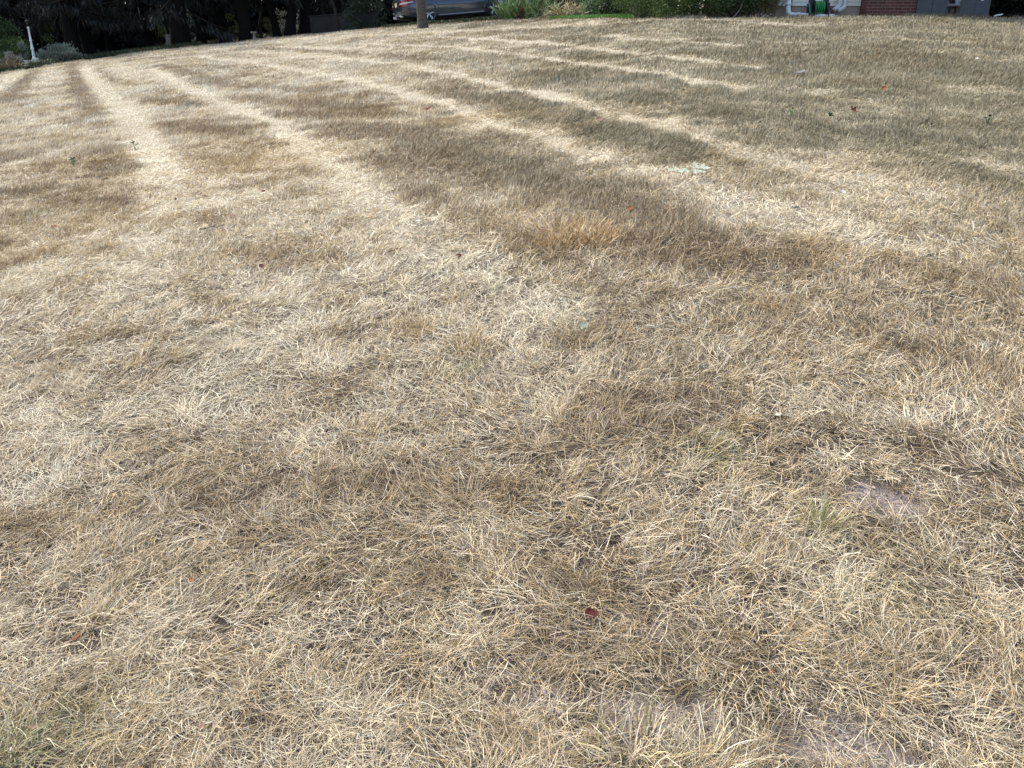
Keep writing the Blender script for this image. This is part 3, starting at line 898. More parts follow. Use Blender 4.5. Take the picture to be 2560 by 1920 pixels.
# shrubs glimpsed between the trunks, some coloured brighter as lit leaves
shrub("understory_shrub", 160, 50, 1.1, .7, 2.3, 1300, (.13, .08), [(.10, .16, .04), (.13, .2, .05)], "sunlit green shrub seen between the thin and the broad black trunk", "shrub", "shrubs glimpsed through the trunks", py=90)
shrub("understory_shrub", 392, 49, .9, .6, 1.4, 800, (.12, .08), [(.15, .2, .07), (.2, .25, .10)], "pale green shrub behind the thin stems by the stone post", "shrub", "shrubs glimpsed through the trunks", py=90)
shrub("understory_shrub", 482, 49, .5, .5, 1.7, 500, (.12, .08), [(.13, .15, .09), (.35, .36, .3)], "greyish shrub just right of the thickest black trunk", "shrub", "shrubs glimpsed through the trunks", py=90)
shrub("understory_shrub", 588, 49, .8, .6, 1.5, 500, (.12, .08), [(.14, .13, .06), (.09, .11, .04)], "brownish shrub left of the wide trunk by the pedestal", "shrub", "shrubs glimpsed through the trunks", py=90)
shrub("understory_shrub", 668, 49, .8, .6, 1.1, 500, (.12, .08), [(.16, .14, .08), (.10, .10, .05)], "tan leaved shrub behind the small pedestal", "shrub", "shrubs glimpsed through the trunks", py=90)
shrub("understory_shrub", 712, 47.5, .6, .5, 1.3, 500, (.12, .07), [(.4, .4, .36), (.28, .3, .26), (.12, .12, .1)], "chalky pale shrub between the two leaning trunks near the wall", "shrub", "shrubs glimpsed through the trunks", py=90)
shrub("understory_shrub", 758, 47.5, .5, .5, 2.1, 260, (.12, .09), [(.5, .5, .46), (.3, .32, .28)], "tall pale flecked shrub just left of the low concrete wall", "shrub", "shrubs glimpsed through the trunks", py=90)
shrub("ivy_shrub", 925, 41.6, .95, .5, 1.7, 1900, (.11, .07), [(.028, .045, .022), (.04, .06, .028)], "dark ivy covered bush at the right end of the low concrete wall", "shrub", upright=.1, py=80)

# ------------------------------------------------------------------ lamp post
g = gp(85, 39.4, 140)
lp = empty("lamp_post", g)
tag(lp, "white turned lamp post with black lantern among silvery shrubs, leaning slightly left", "lamp post")
lp.rotation_euler = (0, math.radians(-1.2), 0); lp.scale = (.95, .95, 1.06)
m = MB(); m.lathe([(.075, -.1), (.075, .28), (.088, .30), (.088, .33), (.062, .36), (.058, .62), (.075, .64), (.075, .68), (.052, .71), (.048, .92), (.06, .94), (.06, .96), (.042, .99), (.036, 1.36), (.055, 1.38), (.055, 1.41), (.03, 1.43)], n=16)
m.v[-1][:, 2] *= 1.09
m.build("pole", M_WHITE, lp)
m = MB(); m.lathe([(.03, 1.40), (.03, 1.45), (.075, 1.47), (.08, 1.49), (.055, 1.50)], n=8, smooth=False)
for k in range(4):
    a = k * math.pi / 2 + .78
    m.tube([(.06 * math.cos(a), .06 * math.sin(a), 1.49), (.088 * math.cos(a), .088 * math.sin(a), 1.72)], .009, 5)
m.lathe([(.10, 1.715), (.11, 1.73), (.10, 1.75), (.05, 1.82), (.03, 1.84), (.018, 1.87), (.022, 1.89), (.004, 1.92)], n=8, smooth=False)
for q in m.v: q[:, 2] = 1.55 + (q[:, 2] - 1.40) * .62
ln = m.build("lantern", M_IRON, lp)
m = MB(); m.lathe([(.052, 1.55 + .10 * .62), (.078, 1.55 + .31 * .62)], n=8, smooth=False)
m.build("glass", mat("lantern glass", (.025, .022, .018), rough=.2, spec=.5), ln)

# pale stone post and small pedestal in the shade
g = gp(424, 41.4, 120)
m = MB(); m.bbox((0, 0, .28), (.20, .18, .66), .02); m.bbox((.01, 0, .62), (.16, .15, .05), .015)
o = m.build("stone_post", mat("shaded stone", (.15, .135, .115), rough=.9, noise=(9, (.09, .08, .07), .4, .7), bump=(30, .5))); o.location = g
tag(o, "short pale stone post left of the thickest black trunk", "post")
g = gp(637, 40.9, 104)
pr = empty("pedestal", g); tag(pr, "small cream pedestal with a flat cap at the edge of the drive", "pedestal")
mp = mat("cream stone", (.26, .225, .165), rough=.85, noise=(12, (.17, .145, .105), .4, .7))
m = MB(); m.lathe([(.10, -.05), (.10, .04), (.075, .08), (.06, .2), (.07, .27), (.085, .29)], n=12); m.build("column", mp, pr)
m = MB(); m.bbox((0, 0, .335), (.25, .22, .075), .012); m.build("cap", mp, pr)

# low concrete wall beyond the drive
a = gp(780, 43.0, 70); b = gp(945, 41.5, 62)
m = MB(); L = np.linalg.norm((b - a)[:2]); ang = math.atan2(b[1] - a[1], b[0] - a[0])
rot = Matrix.Rotation(ang, 3, 'Z')
mid = (a + b) / 2
nb = 3
for k in range(nb):
    t = (k + .5) / nb
    m.bbox(((t - .5) * L, 0, .20 + .02 * math.sin(k * 2)), (L / nb - .012, .22, 1.0), .015)
m.bbox((0, 0, .735), (L + .06, .27, .05), .012)
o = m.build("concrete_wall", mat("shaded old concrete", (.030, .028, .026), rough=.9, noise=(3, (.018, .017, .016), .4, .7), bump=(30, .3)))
o.location = mid; o.rotation_euler = (0, -math.atan2(b[2] - a[2], L), ang)
tag(o, "low grey concrete wall across the drive, left of the car", "wall")

# ------------------------------------------------------------------ drive
def drive():
    u = np.linspace(500, 1262, 120)
    az = np.arctan2((u - 1280) / FPX, CP + .43 * SP)
    off = np.array([.18, .5, 1, 1.7, 2.5, 3.4, 4.4, 5.4, 6.2])
    A, O = np.meshgrid(az, off, indexing='ij')
    R = np.interp(A, AZG, DG) + O
    R += 1.3 * sstep(930, 1000, u)[:, None]
    R[:, 0] += .12 * (vnoise(u / 9, u * 0, 301) - .5)
    X, Y = R * np.sin(A), R * np.cos(A)
    Z = terrain(X, Y) + .012
    n, k = X.shape
    i = np.arange(n - 1)[:, None]; j = np.arange(k - 1)[None, :]
    F = np.stack([i * k + j, i * k + j + 1, (i + 1) * k + j + 1, (i + 1) * k + j], -1).reshape(-1, 4)[:, ::-1]
    mb = MB(); mb.add(np.stack([X.ravel(), Y.ravel(), Z.ravel()], 1), F, None, True)
    o = mb.build("driveway", mat("grey drive", (.13, .13, .125), rough=.95, noise=(14, (.08, .08, .078), .35, .7), bump=(80, .5)))
    tag(o, "grey gravelly drive running along the top of the lawn under the car", "driveway", kind="structure")


drive()

# ------------------------------------------------------------------ parked car (built nose to +x, left side +y, origin on the ground under the rear axle)
def make_car():
    paint = mat("grey metallic paint", (.070, .084, .108), rough=.24, metal=.5, spec=.5, coat=1.0)
    glass = mat("car glass", (.03, .035, .04), rough=.04, spec=.9)
    chrome = mat("chrome trim", (.75, .76, .78), rough=.15, metal=1.0)
    rubber = mat("tyre rubber", (.018, .018, .018), rough=.8)
    alloy = mat("alloy wheel", (.70, .71, .73), rough=.35, metal=.2)
    dark = mat("dark underbody", (.012, .012, .013), rough=.8)
    red = mat("red lamp lens", (.24, .008, .012), rough=.1, spec=.7, coat=.6)
    clear = mat("clear lamp lens", (.75, .62, .62), rough=.1, spec=.7, coat=.6)
    root = empty("parked_car", (0, 0, 0))
    tag(root, "dark grey four door saloon parked on the drive behind the single tree trunk", "car")
    ST = [  # x, half width, bottom z, shoulder z, deck z
        (-1.06, .58, .44, .84, .88), (-1.03, .70, .36, .93, .985), (-.95, .79, .29, .965, 1.03), (-.78, .85, .24, .975, 1.055), (-.45, .875, .20, .965, 1.06),
        (0, .885, .19, .955, 1.04), (.6, .885, .19, .94, 1.01), (1.3, .885, .19, .925, .985), (2.0, .885, .19, .905, .97), (2.5, .88, .19, .89, .955),
        (2.9, .865, .20, .86, .93), (3.2, .82, .22, .81, .88), (3.42, .74, .25, .73, .80), (3.52, .62, .30, .66, .70), (3.55, .45, .38, .58, .60)]
    xs = np.array([s[0] for s in ST])

    def w_at(x): return np.interp(x, xs, [s[1] for s in ST])

    def side(x, z):
        """half width of the body side at x, height z"""
        w = w_at(x); zb = np.interp(x, xs, [s[2] for s in ST]); zs = np.interp(x, xs, [s[3] for s in ST])
        t = (z - zb) / (zs - zb)
        return w * np.interp(t, [0, .12, .3, .55, .78, .80, 1.0, 1.06], [.93, .965, .99, 1.0, .985, .972, .89, .86])

    NZ = np.array([0, .06, .12, .3, .55, .78, .80, .92, 1.0])
    V, F = [], []
    xx = np.concatenate([xs[:4], np.linspace(-.45, 2.9, 30), xs[11:]])
    for x in xx:
        zb = np.interp(x, xs, [s[2] for s in ST]); zs = np.interp(x, xs, [s[3] for s in ST]); zd = np.interp(x, xs, [s[4] for s in ST])
        half = [(0, zb), (w_at(x) * .6, zb)] + [(side(x, zb + t * (zs - zb)), zb + t * (zs - zb)) for t in NZ] + [(w_at(x) * .80, zs + .55 * (zd - zs)), (w_at(x) * .45, zd - .01), (0, zd)]
        ring = [(x, -y, z) for y, z in half] + [(x, y, z) for y, z in half[-2:0:-1]]
        V += ring
    m = len(V) // len(xx)
    for i in range(len(xx) - 1):
        for j in range(m):
            F.append((i * m + j, (i + 1) * m + j, (i + 1) * m + (j + 1) % m, i * m + (j + 1) % m))
    F.append(tuple(range(m))); F.append(tuple((len(xx) - 1) * m + j for j in range(m))[::-1])
    mb = MB(); mb.add(V, F, None, True)
    body = mb.build("body", paint, root)
    # wheel arches cut out of the body
    for xa in (0, 2.76):
        c = MB(); c.lathe([(.355, -1.2), (.355, 1.2)], (xa, 0, .335), 40, axis='y')
        tmp = c.build("cutter", dark)
        md = body.modifiers.new("arch", 'BOOLEAN'); md.object = tmp; md.operation = 'DIFFERENCE'; md.solver = 'EXACT'
    dg = bpy.context.evaluated_depsgraph_get()
    me = bpy.data.meshes.new_from_object(body.evaluated_get(dg))
    body.modifiers.clear(); body.data = me
    me.materials.clear(); me.materials.append(paint)
    for o in [o for o in COL.objects if o.name.startswith("cutter")]: bpy.data.objects.remove(o)
    me.materials.append(dark)
    for p in me.polygons:
        if p.normal.z < -.55 and p.center.z < .5: p.material_index = 1
    # inner body closes the arches
    m_ = MB(); m_.box((1.35, 0, .52), (4.3, 1.20, .5)); m_.box((1.38, 0, .24), (2.0, 1.5, .12)); m_.build("underbody", dark, root)
    # greenhouse
    G = [(-.62, .60, 1.045, .0), (-.05, .64, 1.04, .33), (.45, .66, 1.02, .43), (1.1, .665, 1.0, .455), (1.6, .66, .985, .425), (1.95, .64, .975, .32), (2.42, .60, .955, .0)]
    V, F = [], []
    gx = np.linspace(-.62, 2.42, 22)
    for x in gx:
        zt = np.interp(x, [q[0] for q in G], [q[2] + q[3] for q in G]); zb = np.interp(x, [q[0] for q in G], [q[2] for q in G]) - .08
        wb = .80; wt = np.interp(x, [q[0] for q in G], [q[1] for q in G])
        f = max(.0, (zt - zb - .08) / .45)
        wtop = wb + (wt - wb) * min(1, f)
        V += [(x, -wb, zb), (x, -(wb + (wtop - wb) * .9), zb + (zt - zb) * .88), (x, -wtop * .8, zt - .01), (x, 0, zt), (x, wtop * .8, zt - .01), (x, wb + (wtop - wb) * .9, zb + (zt - zb) * .88), (x, wb, zb)]
    for i in range(21):
        for j in range(6): F.append((i * 7 + j, (i + 1) * 7 + j, (i + 1) * 7 + j + 1, i * 7 + j + 1))
    mb = MB(); mb.add(V, F, None, True); mb.build("window", glass, root)
    V2 = [np.array(v) + np.array([0, np.sign(v[1]) * .004, .006]) for v in V]
    F2 = [f for k, f in enumerate(F) if (k % 6) in (1, 2, 3, 4) and 4 <= k // 6 <= 15]
    mb = MB(); mb.add(V2, F2, None, True); mb.build("roof", paint, root)
    for sgn in (-1, 1):
        for pts in ([(-.60, 1.0), (-.1, 1.28), (.1, 1.34)], [(1.02, .95), (1.02, 1.38)], [(2.40, .93), (1.95, 1.24), (1.7, 1.36)]):
            mb = MB(); mb.tube([(x, sgn * (.80 - .32 * max(0, z - 1.0)), z) for x, z in pts], .03, 6)
            mb.build("window_pillar", paint, root)

    def ribbon(mb, pts, wid, off=.006, sgn=-1, thick=.01):
        """a raised strip following the side of the body; pts are (x, z)"""
        q = []
        for k in range(len(pts) - 1):
            a, b = np.array(pts[k]), np.array(pts[k + 1]); nn = max(2, int(np.linalg.norm(b - a) / .12))
            q += [a + (b - a) * t for t in np.linspace(0, 1, nn, endpoint=False)]
        q.append(np.array(pts[-1])); q = np.array(q)
        t = unit(np.gradient(q, axis=0)); nrm = np.stack([-t[:, 1], t[:, 0]], 1)
        A = q + nrm * wid / 2; B = q - nrm * wid / 2
        o1 = [(p[0], sgn * (side(p[0], p[1]) + off), p[1]) for p in A]; o2 = [(p[0], sgn * (side(p[0], p[1]) + off), p[1]) for p in B]
        i1 = [(p[0], sgn * (side(p[0], p[1]) - thick), p[1]) for p in A]; i2 = [(p[0], sgn * (side(p[0], p[1]) - thick), p[1]) for p in B]
        V = np.array(o1 + o2 + i1 + i2); n = len(q)
        F = []
        for i in range(n - 1):
            F += [(i, i + 1, n + i + 1, n + i), (2 * n + i, i, i + 1, 2 * n + i + 1)[::-1], (n + i, n + i + 1, 3 * n + i + 1, 3 * n + i)]
        mb.add(V, F)

    for sgn in (-1, 1):
        # doors: shut lines and handles
        for nm, x0, x1 in (("rear_door", .30, 1.12), ("front_door", 1.12, 2.14)):
            d = MB()
            zt = .955
            if nm == "rear_door": pts = [(.12, zt - .01), (.22, .80), (.42, .62), (.50, .33)]
            else: pts = [(x0, zt - .02), (x0, .33)]
            ribbon(d, pts, .012, .002, sgn)
            if nm == "front_door": ribbon(d, [(x1 - .06, zt - .04), (x1, .7), (x1, .33)], .012, .002, sgn)
            ribbon(d, [(pts[-1][0], .33), (x1, .33)], .010, .002, sgn)
            dr = d.build(nm, dark, root)
            h = MB()
            hx = .32 if nm == "rear_door" else 1.28
            ys = side(hx, .885)
            h.tube([(hx - .01, sgn * (ys + .005), .885), (hx + .03, sgn * (ys + .035), .89), (hx + .17, sgn * (ys + .035), .892), (hx + .21, sgn * (ys + .005), .888)], .018, 8)
            h.build("handle", chrome, dr)
        s = MB(); ribbon(s, [(.42, .255), (1.4, .258), (2.36, .262)], .03, .012, sgn); s.build("sill_strip", mat("bright sill paint", (.55, .57, .6), rough=.3, metal=.2), root)
        s = MB(); ribbon(s, [(.42, .40), (1.4, .41), (2.34, .43)], .035, .012, sgn); s.build("side_moulding", paint, root)
        # flared arch lips
        for xa in (0, 2.76):
            l = MB()
            th = np.linspace(-.12, math.pi + .12, 22)
            P = np.array([(xa + .37 * math.cos(t), .335 + .37 * math.sin(t)) for t in th])
            P = P[P[:, 1] > .24]
            l.tube([(p[0], sgn * (side(p[0], min(p[1], .85)) - .006), p[1]) for p in P], .020, 6)
            l.build("arch_lip", paint, root)
    # tail lamps wrapping round the rear corners
    for sgn in (-1, 1):
        tl = None
        def band(z0, z1, mt, name, par, x_in):
            b_ = MB()
            path = [(-1.055, .50), (-1.05, .60), (-1.03, .70), (-.985, .765), (-.93, .81), (-.84, .845), (-.72, .868), (x_in, .88)]
            V, F = [], []
            for k, (x, y) in enumerate(path):
                t = k / (len(path) - 1)
                lo = z0 + (z1 - z0) * 0 + .10 * max(0, t - .55) * 2 * (1 if z0 < .72 else .6); hi = z1 + .03 * t
                lo = min(lo, hi - .008)
                for zz in (lo, hi):
                    f = np.interp(zz, [.6, .8, .95], [1.0, .985, .95])
                    V += [(x - .014 * (1 - t), sgn * (y * f + .012), zz), (x + .03, sgn * (y * f - .03), zz)]
            for k in range(len(path) - 1):
                a = 4 * k
                F += [(a, a + 4, a + 6, a + 2), (a, a + 1, a + 5, a + 4), (a + 2, a + 6, a + 7, a + 3), (a + 1, a + 3, a + 7, a + 5)]
            F += [(0, 2, 3, 1), (len(V) - 4, len(V) - 3, len(V) - 1, len(V) - 2)]
            b_.add(V, F, None, False)
            return b_.build(name, mt, par)
        tl = band(.785, .87, red, "tail_light", root, -.56)
        band(.73, .783, clear, "reversing_lens", tl, -.60)
        band(.655, .728, red, "lower_lens", tl, -.70)
    # boot lid line, plate, bumper creases, exhausts
    b = MB(); b.box((-1.062, 0, .76), (.02, .9, .24)); bl = b.build("boot_lid", paint, root)
    b = MB(); b.bbox((-1.078, 0, .765), (.012, .30, .155), .004); b.build("number_plate", mat("plate", (.62, .60, .40), rough=.4), bl)
    b = MB(); b.bbox((-1.079, 0, .87), (.02, .56, .03), .006); b.build("boot_trim", chrome, bl)
    b = MB()
    P = [(-1.075, -.5), (-1.06, -.68), (-.98, -.80), (-.82, -.872), (-.42, -.892)]
    for z in (.46, .335):
        b.tube([(x, y, z + .02 * k) for k, (x, y) in enumerate(P)], .016, 6); b.tube([(x, -y, z + .02 * k) for k, (x, y) in enumerate(P)], .016, 6)
        b.tube([(-1.075, -.5, z), (-1.078, .5, z)], .016, 6)
    b.build("rear_bumper", paint, root)
    for y in (-.5, .5):
        b = MB(); b.tube([(-1.10, y, .30), (-.8, y, .30)], .04, 10); b.build("exhaust_pipe", chrome, root)
    # headlights and grille at the far end
    for sgn in (-1, 1):
        b = MB(); b.bbox((3.36, sgn * .66, .69), (.22, .24, .13), .03, Matrix.Rotation(-sgn * .5, 3, 'Z')); b.build("headlight", clear, root)
        b = MB(); b.bbox((2.02, sgn * .98, 1.0), (.12, .18, .12), .03); b.tube([(2.04, sgn * .80, .95), (2.03, sgn * .93, .97)], .02, 6); b.build("wing_mirror", paint, root)
    b = MB(); b.bbox((3.53, 0, .56), (.06, .62, .2), .02); b.build("grille", dark, root)
    # wheels: five twin spokes
    for xa, ya, steer in ((0, -.76, 0), (0, .76, 0), (2.76, -.76, .42), (2.76, .76, .42)):
        sg = -1 if ya < 0 else 1
        w = MB(); w.lathe([(.235, -.10), (.30, -.112), (.318, -.09), (.322, 0), (.318, .09), (.30, .112), (.235, .10)], n=36, axis='y')
        wh = w.build("wheel", rubber, root)
        r = MB()
        n = 36; th = np.arange(n) * 2 * math.pi / n
        for (r0, y0), (r1, y1) in (((.262, .108), (.232, .085)), ((.232, .085), (.215, -.06))):
            V = np.concatenate([np.stack([r0 * np.cos(th), np.full(n, sg * y0), r0 * np.sin(th)], 1), np.stack([r1 * np.cos(th), np.full(n, sg * y1), r1 * np.sin(th)], 1)])
            r.add(V, [(j, (j + 1) % n, n + (j + 1) % n, n + j) for j in range(n)], None, True)
        for k in range(5):
            a = k * 2 * math.pi / 5 + .3
            for da in (-.10, .10):
                r.tube([(.045 * math.cos(a), sg * .085, .045 * math.sin(a)), (.225 * math.cos(a + da), sg * .088, .225 * math.sin(a + da))], [.03, .026], 6, smooth=False)
        r.lathe([(.0, sg * .07), (.058, sg * .075), (.055, sg * .10), (.0, sg * .105)], n=16, axis='y')
        r.build("rim", alloy, wh)
        d = MB(); d.lathe([(.0, sg * .02), (.205, sg * .02), (.205, sg * .03), (.0, sg * .03)], n=24, axis='y'); d.build("brake_disc", dark, wh)
        wh.location = (xa, ya, .322); wh.rotation_euler = (0, 0, steer)
    return root


car = make_car()
ra = gp(1076, 36.6, 50); fa = gp(1237, 37.65, 38)
hd = math.atan2(fa[1] - ra[1], fa[0] - ra[0])
pitch = math.atan2(float(fa[2] - ra[2]), np.linalg.norm((fa - ra)[:2]))
car.matrix_world = Matrix.Translation(Vector(ra) + Vector((-.35, .85, .065))) @ Matrix.Rotation(hd, 4, 'Z') @ Matrix.Rotation(-pitch, 4, 'Y')
print("car", ra, fa, "want rear", at_y(1076, 63.5, 36.6), "front", at_y(1237, 50, 37.65))

# ------------------------------------------------------------------ tree in front of the car
def broad_tree():
    g = gp(1057, 33.6, 66)
    root = empty("lawn_tree", g); tag(root, "single grey tree trunk at the lawn edge in front of the grey car", "tree")
    t = MB()
    zs = np.array([-.3, 0, .12, .4, 1.0, 1.8, 3.0, 4.6])
    P = np.stack([-.062 * zs + .012 * np.sin(zs * 4), .02 * zs, zs], 1)
    t.tube(P, np.array([.30, .235, .205, .185, .165, .15, .14, .12]), 16, np.array((.14, .12, .10)))
    top = P[-1]
    ends = []
    for k in range(9):
        a = k * 2.3; q = top + np.array([math.cos(a) * RNG.uniform(.8, 2.1), math.sin(a) * RNG.uniform(.8, 2.1), RNG.uniform(1.0, 3.6)])
        limb(t, top + np.array([0, 0, -.6 + .08 * k]), q, .07, .02, .12, 6, 6, np.array((.15, .13, .11))); ends.append(q)
    t.build("trunk", mat("grey lawn tree bark", rough=.9, spec=.1, tint=True, noise=(14, (.05, .042, .035), .4, .7), bump=(26, .9)), root)
    c = MB(); n = 1500
    E = np.array(ends)[RNG.integers(0, 9, n)]
    Q = E + RNG.normal(0, .55, (n, 3))
    diamonds(c, Q, RNG.normal(0, 1, (n, 3)), RNG.uniform(.08, .15, n), RNG.uniform(.05, .09, n), pick([(.05, .085, .025), (.065, .105, .03), (.04, .065, .02)], n))
    c.build("crown", M_LEAF, root)


broad_tree()

# ------------------------------------------------------------------ flower bed between the car and the house
IRIS = [(.11, .19, .06), (.14, .23, .08), (.08, .14, .05), (.17, .25, .10)]
STALE = [(.45, .38, .19), (.36, .27, .12), (.55, .48, .30), (.25, .27, .12)]
GB = "plants in the flower bed right of the car"
straps("iris", 1266, 34.2, 90, .85, .05, IRIS, "green sword leaved plant touching the car's front wheel", "plant", GB, .2, (3, 24), py=40)
straps("iris", 1284, 33.0, 90, .85, .05, IRIS, "green sword leaved plant just left of the rusty plant", "plant", GB, .3, (3, 30), py=40)
straps("iris", 1336, 32.4, 80, .85, .05, IRIS, "green sword leaved plant just right of the rusty plant", "plant", GB, .26, (3, 26), py=40)
straps("iris", 1358, 32.0, 80, .80, .05, IRIS, "green sword leaved plant left of the straw coloured clump", "plant", GB, .26, (3, 28), py=40)
shrub("rusty_plant", 1312, 32.6, .28, .2, .42, 500, (.06, .03), [(.20, .10, .06), (.14, .07, .045), (.25, .14, .08)], "low rusty brown withered plant between the sword leaved plants", "plant", GB, py=45)
straps("daylily", 1392, 31.4, 130, .75, .028, STALE + [(.3, .34, .16)], "straw coloured withered strap leaf clump nearest the green turf", "plant", GB, .34, (10, 65), (.5, 1.7), py=45)
straps("daylily", 1420, 31.2, 120, .8, .026, STALE, "yellow brown strap leaf clump behind the left end of the green turf", "plant", GB, .34, (8, 55), (.5, 1.6), py=45)
straps("daylily", 1446, 30.9, 120, .75, .026, [(.28, .26, .16), (.36, .31, .2), (.2, .2, .11)], "grey brown drooping strap leaf clump in the middle of the bed", "plant", GB, .34, (10, 60), (.5, 1.7), py=45)
straps("iris", 1488, 30.8, 90, 1.0, .035, [(.15, .26, .13), (.2, .32, .16), (.11, .2, .09)], "blue green tall sword leaves left of the dried flower heads", "plant", GB, .32, (3, 25), py=40)
straps("iris", 1512, 30.5, 80, 1.0, .035, [(.15, .26, .13), (.2, .32, .16)], "blue green tall sword leaves directly below the dried flower heads", "plant", GB, .28, (3, 22), py=40)
shrub("hedge_shrub", 1300, 36.8, .75, .6, 1.9, 2600, (.09, .05), [(.05, .09, .03), (.07, .12, .035), (.10, .15, .06)], "leafy green shrub at the car's front wing", "shrub", upright=.4, py=40)
shrub("hedge_shrub", 1340, 35.5, .7, .6, 1.9, 1800, (.09, .05), [(.05, .08, .03), (.06, .10, .03)], "dark leafy shrub behind the rusty plant", "shrub", upright=.4, py=40)
shrub("hedge_shrub", 1420, 34.5, 1.2, .6, 2.2, 3200, (.10, .05), [(.06, .09, .03), (.09, .11, .035), (.16, .15, .05)], "yellow green shrub behind the withered strap leaf clumps", "shrub", upright=.4, py=40)
shrub("hedge_shrub", 1500, 33.2, .9, .6, 2.0, 2400, (.10, .05), [(.05, .09, .03), (.07, .11, .04)], "green shrub behind the blue green sword leaves", "shrub", upright=.4, py=40)
# dried flower heads
g = gp(1541, 30.0, 40)
hy = empty("hydrangea", g); tag(hy, "shrub with tan dried flower heads left of the dark bushes", "shrub")
m = MB(); n = 1600
P = RNG.normal(0, 1, (n, 3)) * np.array([.42, .3, .26]) + np.array([0, 0, .5]); P[:, 2] = np.abs(P[:, 2])
diamonds(m, P, RNG.normal(0, 1, (n, 3)) + np.array([0, 0, .4]), RNG.uniform(.07, .13, n), RNG.uniform(.05, .08, n), pick([(.05, .085, .03), (.07, .11, .035), (.04, .06, .025)], n))
m.build("foliage", M_LEAF, hy)
m = MB()
for k in range(9): limb(m, (0, 0, -.05), (RNG.normal(0, .4), RNG.normal(0, .25), RNG.uniform(.7, .95)), .014, .006, .1, 5, 5)
m.build("stem", M_TWIG, hy)
for k in range(13):
    m = MB(); n = 110; c = np.array([RNG.uniform(-.55, .55), RNG.uniform(-.32, .2), RNG.uniform(.66, 1.0)])
    d = unit(RNG.normal(0, 1, (n, 3)))
    diamonds(m, c + d * np.array([.075, .075, .05]), d + RNG.normal(0, .5, (n, 3)), .05, .045, pick([(.52, .40, .24), (.60, .49, .33), (.42, .30, .17)], n))
    m.build("flower_head", M_LEAF, hy)

BUSH = [(.055, .095, .028), (.075, .125, .035), (.04, .07, .022), (.10, .15, .045)]
GH = "clipped bushes along the house"
shrub("foundation_bush", 1588, 25.9, .62, .55, 1.15, 3400, (.055, .035), BUSH, "dark green bush right of the dried flower heads", "bush", GH, upright=.5, py=40, loose=.42)
shrub("foundation_bush", 1642, 24.2, .66, .55, 1.2, 3800, (.055, .035), BUSH, "dark green bush second from the dried flower heads", "bush", GH, upright=.5, py=40, loose=.42)
shrub("foundation_bush", 1702, 23.15, .62, .55, 1.1, 5000, (.055, .036), BUSH, "dense green bush left of the bare grey branch", "bush", GH, upright=.5, py=40, loose=.42)
shrub("foundation_bush", 1765, 22.95, .66, .5, 1.1, 5000, (.055, .036), BUSH, "green bush with a deep hollow under it beside the bare grey branch", "bush", GH, upright=.5, py=40, loose=.42, base_h=.16)
shrub("foundation_bush", 1834, 22.9, .60, .5, 1.25, 4800, (.055, .036), BUSH + [(.03, .05, .02)], "open green bush above the grey foundation block", "bush", GH, upright=.5, py=40, loose=.42, base_h=.25)
shrub("foundation_bush", 1884, 22.9, .45, .45, 1.3, 3600, (.055, .036), BUSH, "green bush left of the brown twiggy bush", "bush", GH, upright=.5, py=40, loose=.42, base_h=.2)
shrub("foundation_bush", 1676, 25.3, .8, .5, 1.7, 5200, (.07, .045), BUSH, "added taller green bush behind the gap between the two rounded bushes", "bush", GH, upright=.4, py=40, loose=.42)  # added bush, covers and shades the sunlit end wall
# brown twiggy bush at the corner
g = gp(1918, 22.9, 46)
tb = empty("twiggy_bush", g); tag(tb, "brown twiggy half bare bush left of the white drain pipe", "bush")
m = MB(); f = MB(); tips = []
for k in range(60):
    a = RNG.uniform(-.75, .75)
    e = np.array([math.tan(a * .75) * .75 + RNG.normal(0, .04), RNG.normal(0, .16), RNG.uniform(.5, 1.15)])
    Q = limb(m, (RNG.normal(0, .06), RNG.normal(0, .05), -.03), e, .013, .004, .12, 6, 5, np.array((.20, .15, .10)))
    for j in range(4): limb(m, Q[2 + j % 3], Q[-1] + RNG.normal(0, .14, 3), .005, .002, .1, 3, 4, np.array((.22, .17, .11)))
    tips += list(Q[2:])
m.build("branch", mat("twigs", tint=True, rough=.9, spec=.1), tb)
T_ = np.array(tips); n = 1500; Q = T_[RNG.integers(0, len(T_), n)] + RNG.normal(0, .07, (n, 3))
diamonds(f, Q, RNG.normal(0, 1, (n, 3)), RNG.uniform(.025, .05, n), RNG.uniform(.012, .02, n), pick([(.18, .16, .07), (.12, .13, .05), (.25, .18, .10)], n))
f.build("foliage", M_LEAF, tb)
# dead branches leaning in the bushes
for (p0, y0, z0), (p1, y1, z1), r, lab in [((1833, 22.6, 0.02), (1858, 22.7, .42), .018, "bare grey dead branch propped upright in the open bush"),
                                          ((1770, 23.0, .42), (1806, 23.1, .52), .013, "bare pale stick lying high across the hollow bush")]:
    a = gp(p0, y0, 46); b = gp(p1, y1, 46)
    m = MB(); Q = limb(m, (0, 0, z0), b - a + np.array([0, 0, z1]), r, r * .5, .2, 7, 6); limb(m, Q[4], Q[4] + np.array([-.06, .03, .12]), r * .5, .003, .1, 4, 5)
    o = m.build("dead_branch", mat("bleached wood", (.34, .30, .25), rough=.9, noise=(25, (.2, .17, .13), .4, .7))); o.location = a
    tag(o, lab, "branch")
# leaf litter heap by the twiggy bush
m = MB(); n = 70
diamonds(m, RNG.normal(0, 1, (n, 3)) * np.array([.1, .07, .025]) + np.array([0, 0, .06]), RNG.normal(0, 1, (n, 3)), .06, .05, pick([(.42, .3, .22), (.5, .42, .36), (.25, .16, .1)], n))
o = m.build("leaf_litter", M_LEAF); o.location = gp(1897, 22.6, 46)
tag(o, "small heap of pale dead leaves at the foot of the brown twiggy bush", "leaves")

